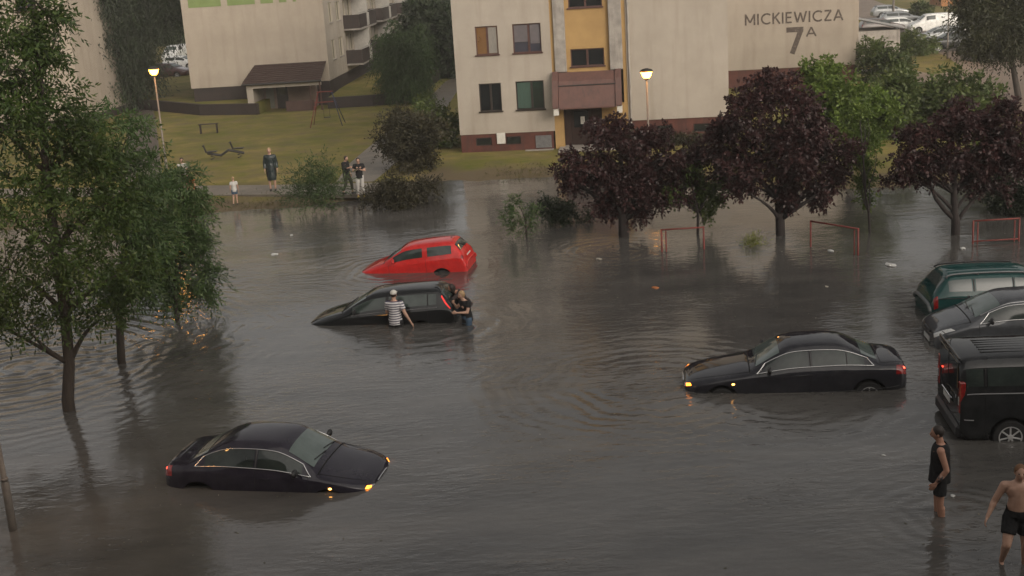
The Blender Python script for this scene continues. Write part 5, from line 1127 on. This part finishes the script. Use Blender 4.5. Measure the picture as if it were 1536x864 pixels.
# striped man by the black hatchback
p = G(594, 489)
m3, J = person('man in a navy and white striped shirt and white cap beside the black hatchback', p, R(168), 1.78, sink=.80, vox=.016, sk=skinp, top='striped_shirt', topm=stripes(), bottom='shorts', botm=blackc, hat='cap', hair=.4, hairm=hairbr, sleeves=.62, legcut=.7, wide=1.1,
    pose=dict(ell=(.235, -.06, 1.14), wrl=(.20, -.24, 1.02), elr=(-.29, .05, 1.15), wrr=(-.43, .04, .90), hea=(0, -.03, 1.63)))
# blonde woman pushing at the tailgate
p = G(701, 486)
m4, J = person('blonde person in a black T-shirt raising an arm at the rear of the black hatchback', p, R(-60), 1.68, sink=.74, vox=.016, sk=skinp, top='shirt', topm=blackc, bottom='jeans', botm=denim, hair=1.2, hairm=hairbl, female=True, sleeves=.5, legcut=1.6,
    pose=dict(elr=(-.25, -.15, 1.22), wrr=(-.14, -.30, 1.40), ell=(.24, -.10, 1.17), wrl=(.10, -.34, 1.18), che=(0, -.03, 1.32), nec=(0, -.07, 1.46), hea=(0, -.12, 1.62)))
# dark haired woman leaning over the tailgate
p = G(700, 468)
m5, J = person('dark-haired person leaning onto the tailgate of the black hatchback behind the blonde one', (p.x, p.y, 0), R(-75), 1.66, sink=.70, vox=.016, top='jacket', topm=mat('dark_brown_cloth', (.03, .018, .016), .8, (.02, .013, .012), 6), bottom='jeans', botm=denim, hair=2, hairm=hairdk, female=True, sleeves=1.7, legcut=1.6,
    pose=dict(wai=(0, -.05, 1.10), che=(0, -.18, 1.28), nec=(0, -.29, 1.38), hea=(0, -.40, 1.50), shl=(.17, -.26, 1.33), shr=(-.17, -.26, 1.33), ell=(.21, -.44, 1.22), wrl=(.10, -.60, 1.34), elr=(-.21, -.44, 1.22), wrr=(-.08, -.60, 1.36)))
# bystanders on the bank
p = G(410, 286, .27)
person('adult in a long dark raincoat with pale hood standing on the path', p, R(8), 1.86, sk=skinp, vox=.018, top='raincoat', topm=navyc, bottom='trousers', botm=blackc, hair=1.0, hairm=hairbl, sleeves=1.85, legcut=.8, long_=.42, shoes=darkm, wide=1.1)
p = G(354, 307, .12)
person('small child in a white T-shirt and denim shorts at the water edge', p, R(200), 1.16, sk=skinp, vox=.022, top='shirt', topm=whitec, bottom='shorts', botm=denim, hair=.8, hairm=hairbl, legcut=.6, shoes=darkm, pose=dict(anl=(.16, .08, .09), hea=(0, -.02, 1.66)))
p = G(290, 300, .2)
person('child in an orange-red dress half behind the feathery tree', p, R(20), 1.12, sk=skinp, vox=.022, top='dress', topm=mat('orange_red_cloth', (.55, .09, .03), .9), long_=.25, hair=1.0, hairm=hairbr, bottom='shorts', botm=mat('orange_red_cloth', (.55, .09, .03), .9), legcut=.5, shoes=darkm)
p = G(279, 292, .27)
person('adult in pink trousers and pale top behind the child in orange', p, R(15), 1.62, sk=skinp, vox=.02, top='shirt', topm=whitec, bottom='trousers', botm=mat('pink_cloth', (.5, .2, .2), .9), hair=1.0, hairm=hairbr, female=True, legcut=1.8, shoes=darkm)
p = G(542, 296, .22)
m, J = person('woman in a black T-shirt and white trousers looking down at a phone', p, R(5), 1.66, sk=skinp, vox=.018, top='shirt', topm=blackc, bottom='trousers', botm=whitec, hair=1.2, hairm=hairdk, female=True, legcut=1.85, sleeves=.55, shoes=mat('yellow_shoes', (.5, .38, .08), .6),
    pose=dict(ell=(.26, -.03, 1.17), wrl=(.06, -.24, 1.25), elr=(-.26, -.03, 1.17), wrr=(-.06, -.24, 1.25), hea=(0, -.05, 1.62), anl=(.13, .02, .09), anr=(-.13, .02, .09)))
q = BM(); box(q, -.07, .07, -.335, -.325, 1.25, 1.33, .003); tag(obj('phone', q, darkm), 'dark phone held up by the woman in white trousers', 'phone'); ph = [o for o in bpy.data.objects if o.name.startswith('phone')][-1]; ph.matrix_world = Matrix.Translation(p) @ Matrix.Rotation(R(5), 4, 'Z') @ Matrix.Scale(1.66/1.75, 4)
p = G(522, 291, .27)
person('person in dark clothes partly behind the spiky shrub, left of the woman with phone', p, R(60), 1.62, sk=skinp, vox=.018, top='jacket', topm=blackc, bottom='trousers', botm=mat('olive_cloth', (.04, .04, .025), .9), hair=1.0, hairm=hairbr, legcut=1.8, sleeves=1.6, shoes=darkm,
    pose=dict(elr=(-.25, -.06, 1.18), wrr=(-.08, -.26, 1.22), hea=(0, -.07, 1.61), anl=(.1, -.2, .10), knl=(.1, -.18, .52), anr=(-.1, .18, .1)))

# ------------------------------------------------------------------ red barriers, playground, litter
redpaint = mat('rusty_red_paint', (.19, .028, .02), .6, (.12, .024, .018), 8, bump=.2)
def barrier(xl, yl, xr, yr, label, h=.72, low=False, dl=.28):
    a, c = G(xl, yl), G(xr, yr); t = empty('barrier', a.lerp(c, .5), label=label, cat='barrier', group='red pipe barriers along the flooded kerb')
    a2, c2 = a-t.location, c-t.location; d = (c2-a2).normalized()
    for e_, s in ((a2, 1), (c2, -1)):
        b = BM(); tube(b, [e_+Vector((0, 0, -.6)), e_+Vector((0, 0, h+.02))], .028, 8); obj('post', b, redpaint, t, True)
        if s == (1 if dl > 0 else -1) or low: b = BM(); e3 = e_+d*s*.14; tube(b, [e3+Vector((0, 0, -.6)), e3+Vector((0, 0, h-.05))], .022, 8); obj('post', b, redpaint, t, True)
    b = BM(); tube(b, [a2+Vector((0, 0, h)), c2+Vector((0, 0, h))], .026, 8); obj('rail', b, redpaint, t, True)
    if low: b = BM(); tube(b, [a2+Vector((0, 0, .08)), c2+Vector((0, 0, .08))], .022, 8); obj('rail', b, redpaint, t, True)
    return t
barrier(993, 378, 1056, 374, 'left red pipe barrier beside the small green tree')
barrier(1216, 370, 1287, 383, 'middle red pipe barrier right of the largest purple tree', .82, dl=-1)
barrier(1459, 366, 1528, 362, 'right red pipe barrier with a lower rail, above the green estate car', .72, True)
p = G(1064, 352); 
# spring rocker on the lawn
c = G(344, 238, .25); t = empty('seesaw_rider', c, label='dark double seat spring rider on the lawn', cat='playground toy')
b = BM(); tube(b, [(-1.1, 0, .35), (-.4, 0, .20), (.0, 0, .45), (.8, 0, .25)], .07, 8); obj('beam', b, darkm, t)
for x, z in ((-.85, .42), (.55, .52)):
    b = BM(); box(b, x-.25, x+.25, -.16, .16, z-.03, z+.03, .02); obj('seat', b, darkm, t)
    b = BM(); tube(b, [(x-.3, 0, z-.05), (x-.42, 0, z+.34)], .045, 6); tube(b, [(x-.42, -.2, z+.34), (x-.42, .2, z+.34)], .03, 6); obj('handle', b, darkm, t)
    b = BM(); tube(b, [(x+.1*math.cos(k*1.1), .1*math.sin(k*1.1), -.05+.028*k) for k in range(15)], .018, 5); obj('spring', b, darkm, t)
c = G(492, 188, .25); t = empty('swing_frame', c, label='small red climbing and swing frame in front of the porch', cat='playground frame')
for sx_, m_, nm in ((-.9, redpaint, 'leg'), (.9, mat('dark_blue_paint', (.02, .025, .06), .5), 'leg')):
    for sy_ in (-.8, .8): b = BM(); tube(b, [(sx_*1.1, sy_, -.05), (sx_*.45, 0, 2.05)], .026, 7); obj(nm, b, m_, t, True)
b = BM(); tube(b, [(-.5, 0, 2.05), (.5, 0, 2.05)], .03, 7); obj('crossbar', b, redpaint, t)
b = BM(); tube(b, [(-.7, -.3, 1.2), (-.7, .3, 1.2)], .03, 6); tube(b, [(-.65, -.22, 1.45), (.5, -.22, 1.45)], .03, 6); obj('brace', b, redpaint, t)
b = BM(); box(b, -.2, .2, -.12, .12, .48, .52, .01); tube(b, [(-.18, 0, .5), (-.18, 0, 2.03)], .01, 4); tube(b, [(.18, 0, .5), (.18, 0, 2.03)], .01, 4); obj('swing_seat', b, darkm, t)
c = G(314, 200, .25); t = empty('bench', c, label='faint grey bench table on the lawn in front of the low wall', cat='bench')
b = BM(); box(b, -.6, .6, -.2, .2, .55, .59, .01); obj('top', b, dbrown, t)
for sx_ in (-.5, .5):
    b = BM(); box(b, sx_-.02, sx_+.02, -.18, .18, -.05, .549); obj('leg', b, dbrown, t)
# floating litter, plus one lump coloured as a lamp reflection
lit = mat('litter_white', (.55, .55, .53), .5, (.42, .42, .40), 20)
def crumple(px, py, s, label, m=lit, name='paper_scrap', seed=0, grp='scraps of rubbish floating on the water'):
    g = G(px, py); rs_ = random.Random(seed); b = BM(); bmesh.ops.create_icosphere(b, subdivisions=2, radius=1)
    for v in b.verts:
        f = rs_.uniform(.65, 1.25); v.co = Vector((v.co.x*s*f*1.3, v.co.y*s*f*.8, v.co.z*s*.35*f+s*.10))
    o = obj(name, b, m); o.location = g; o.rotation_euler.z = rs_.uniform(0, 3); return tag(o, label, 'rubbish', grp)
crumple(411, 382, .10, 'white scrap floating left of the red hatchback', seed=1)
crumple(437, 353, .06, 'tiny white scrap floating above and left of the red hatchback', seed=2)
crumple(1336, 398, .15, 'crumpled white bag floating left of the green estate car', seed=3)
crumple(1246, 377, .10, 'white scrap floating below the middle red barrier', seed=4)
crumple(1444, 373, .10, 'white scrap floating at the foot of the right red barrier', seed=5)
crumple(898, 389, .09, 'pale wet paper drifting below the leftmost purple tree', mat('wet_paper', (.30, .27, .22), .6), seed=6)
crumple(983, 432, .10, 'orange lump imitating the street lamp reflection in the middle of the water', mat('orange_lamp_glint', (.35, .12, .03), .6), seed=7)  # stands in for the lamp's orange reflection on the water, not litter
crumple(1113, 367, .08, 'white lump caught beside the yellow-green grass tuft', seed=8)
crumple(1325, 683, .035, 'speck of white foam left of the man in the black vest', seed=9)
crumple(1429, 744, .045, 'speck of white foam right of the man in the black vest', seed=10)
crumple(752, 358, .05, 'dark leaf clump floating right of the red hatchback', mat('leaf_clump', (.06, .05, .03), .8), seed=11)
crumple(1240, 430, .06, 'pale scrap floating above the dark grey saloon', mat('wet_paper', (.30, .27, .22), .6), seed=12)
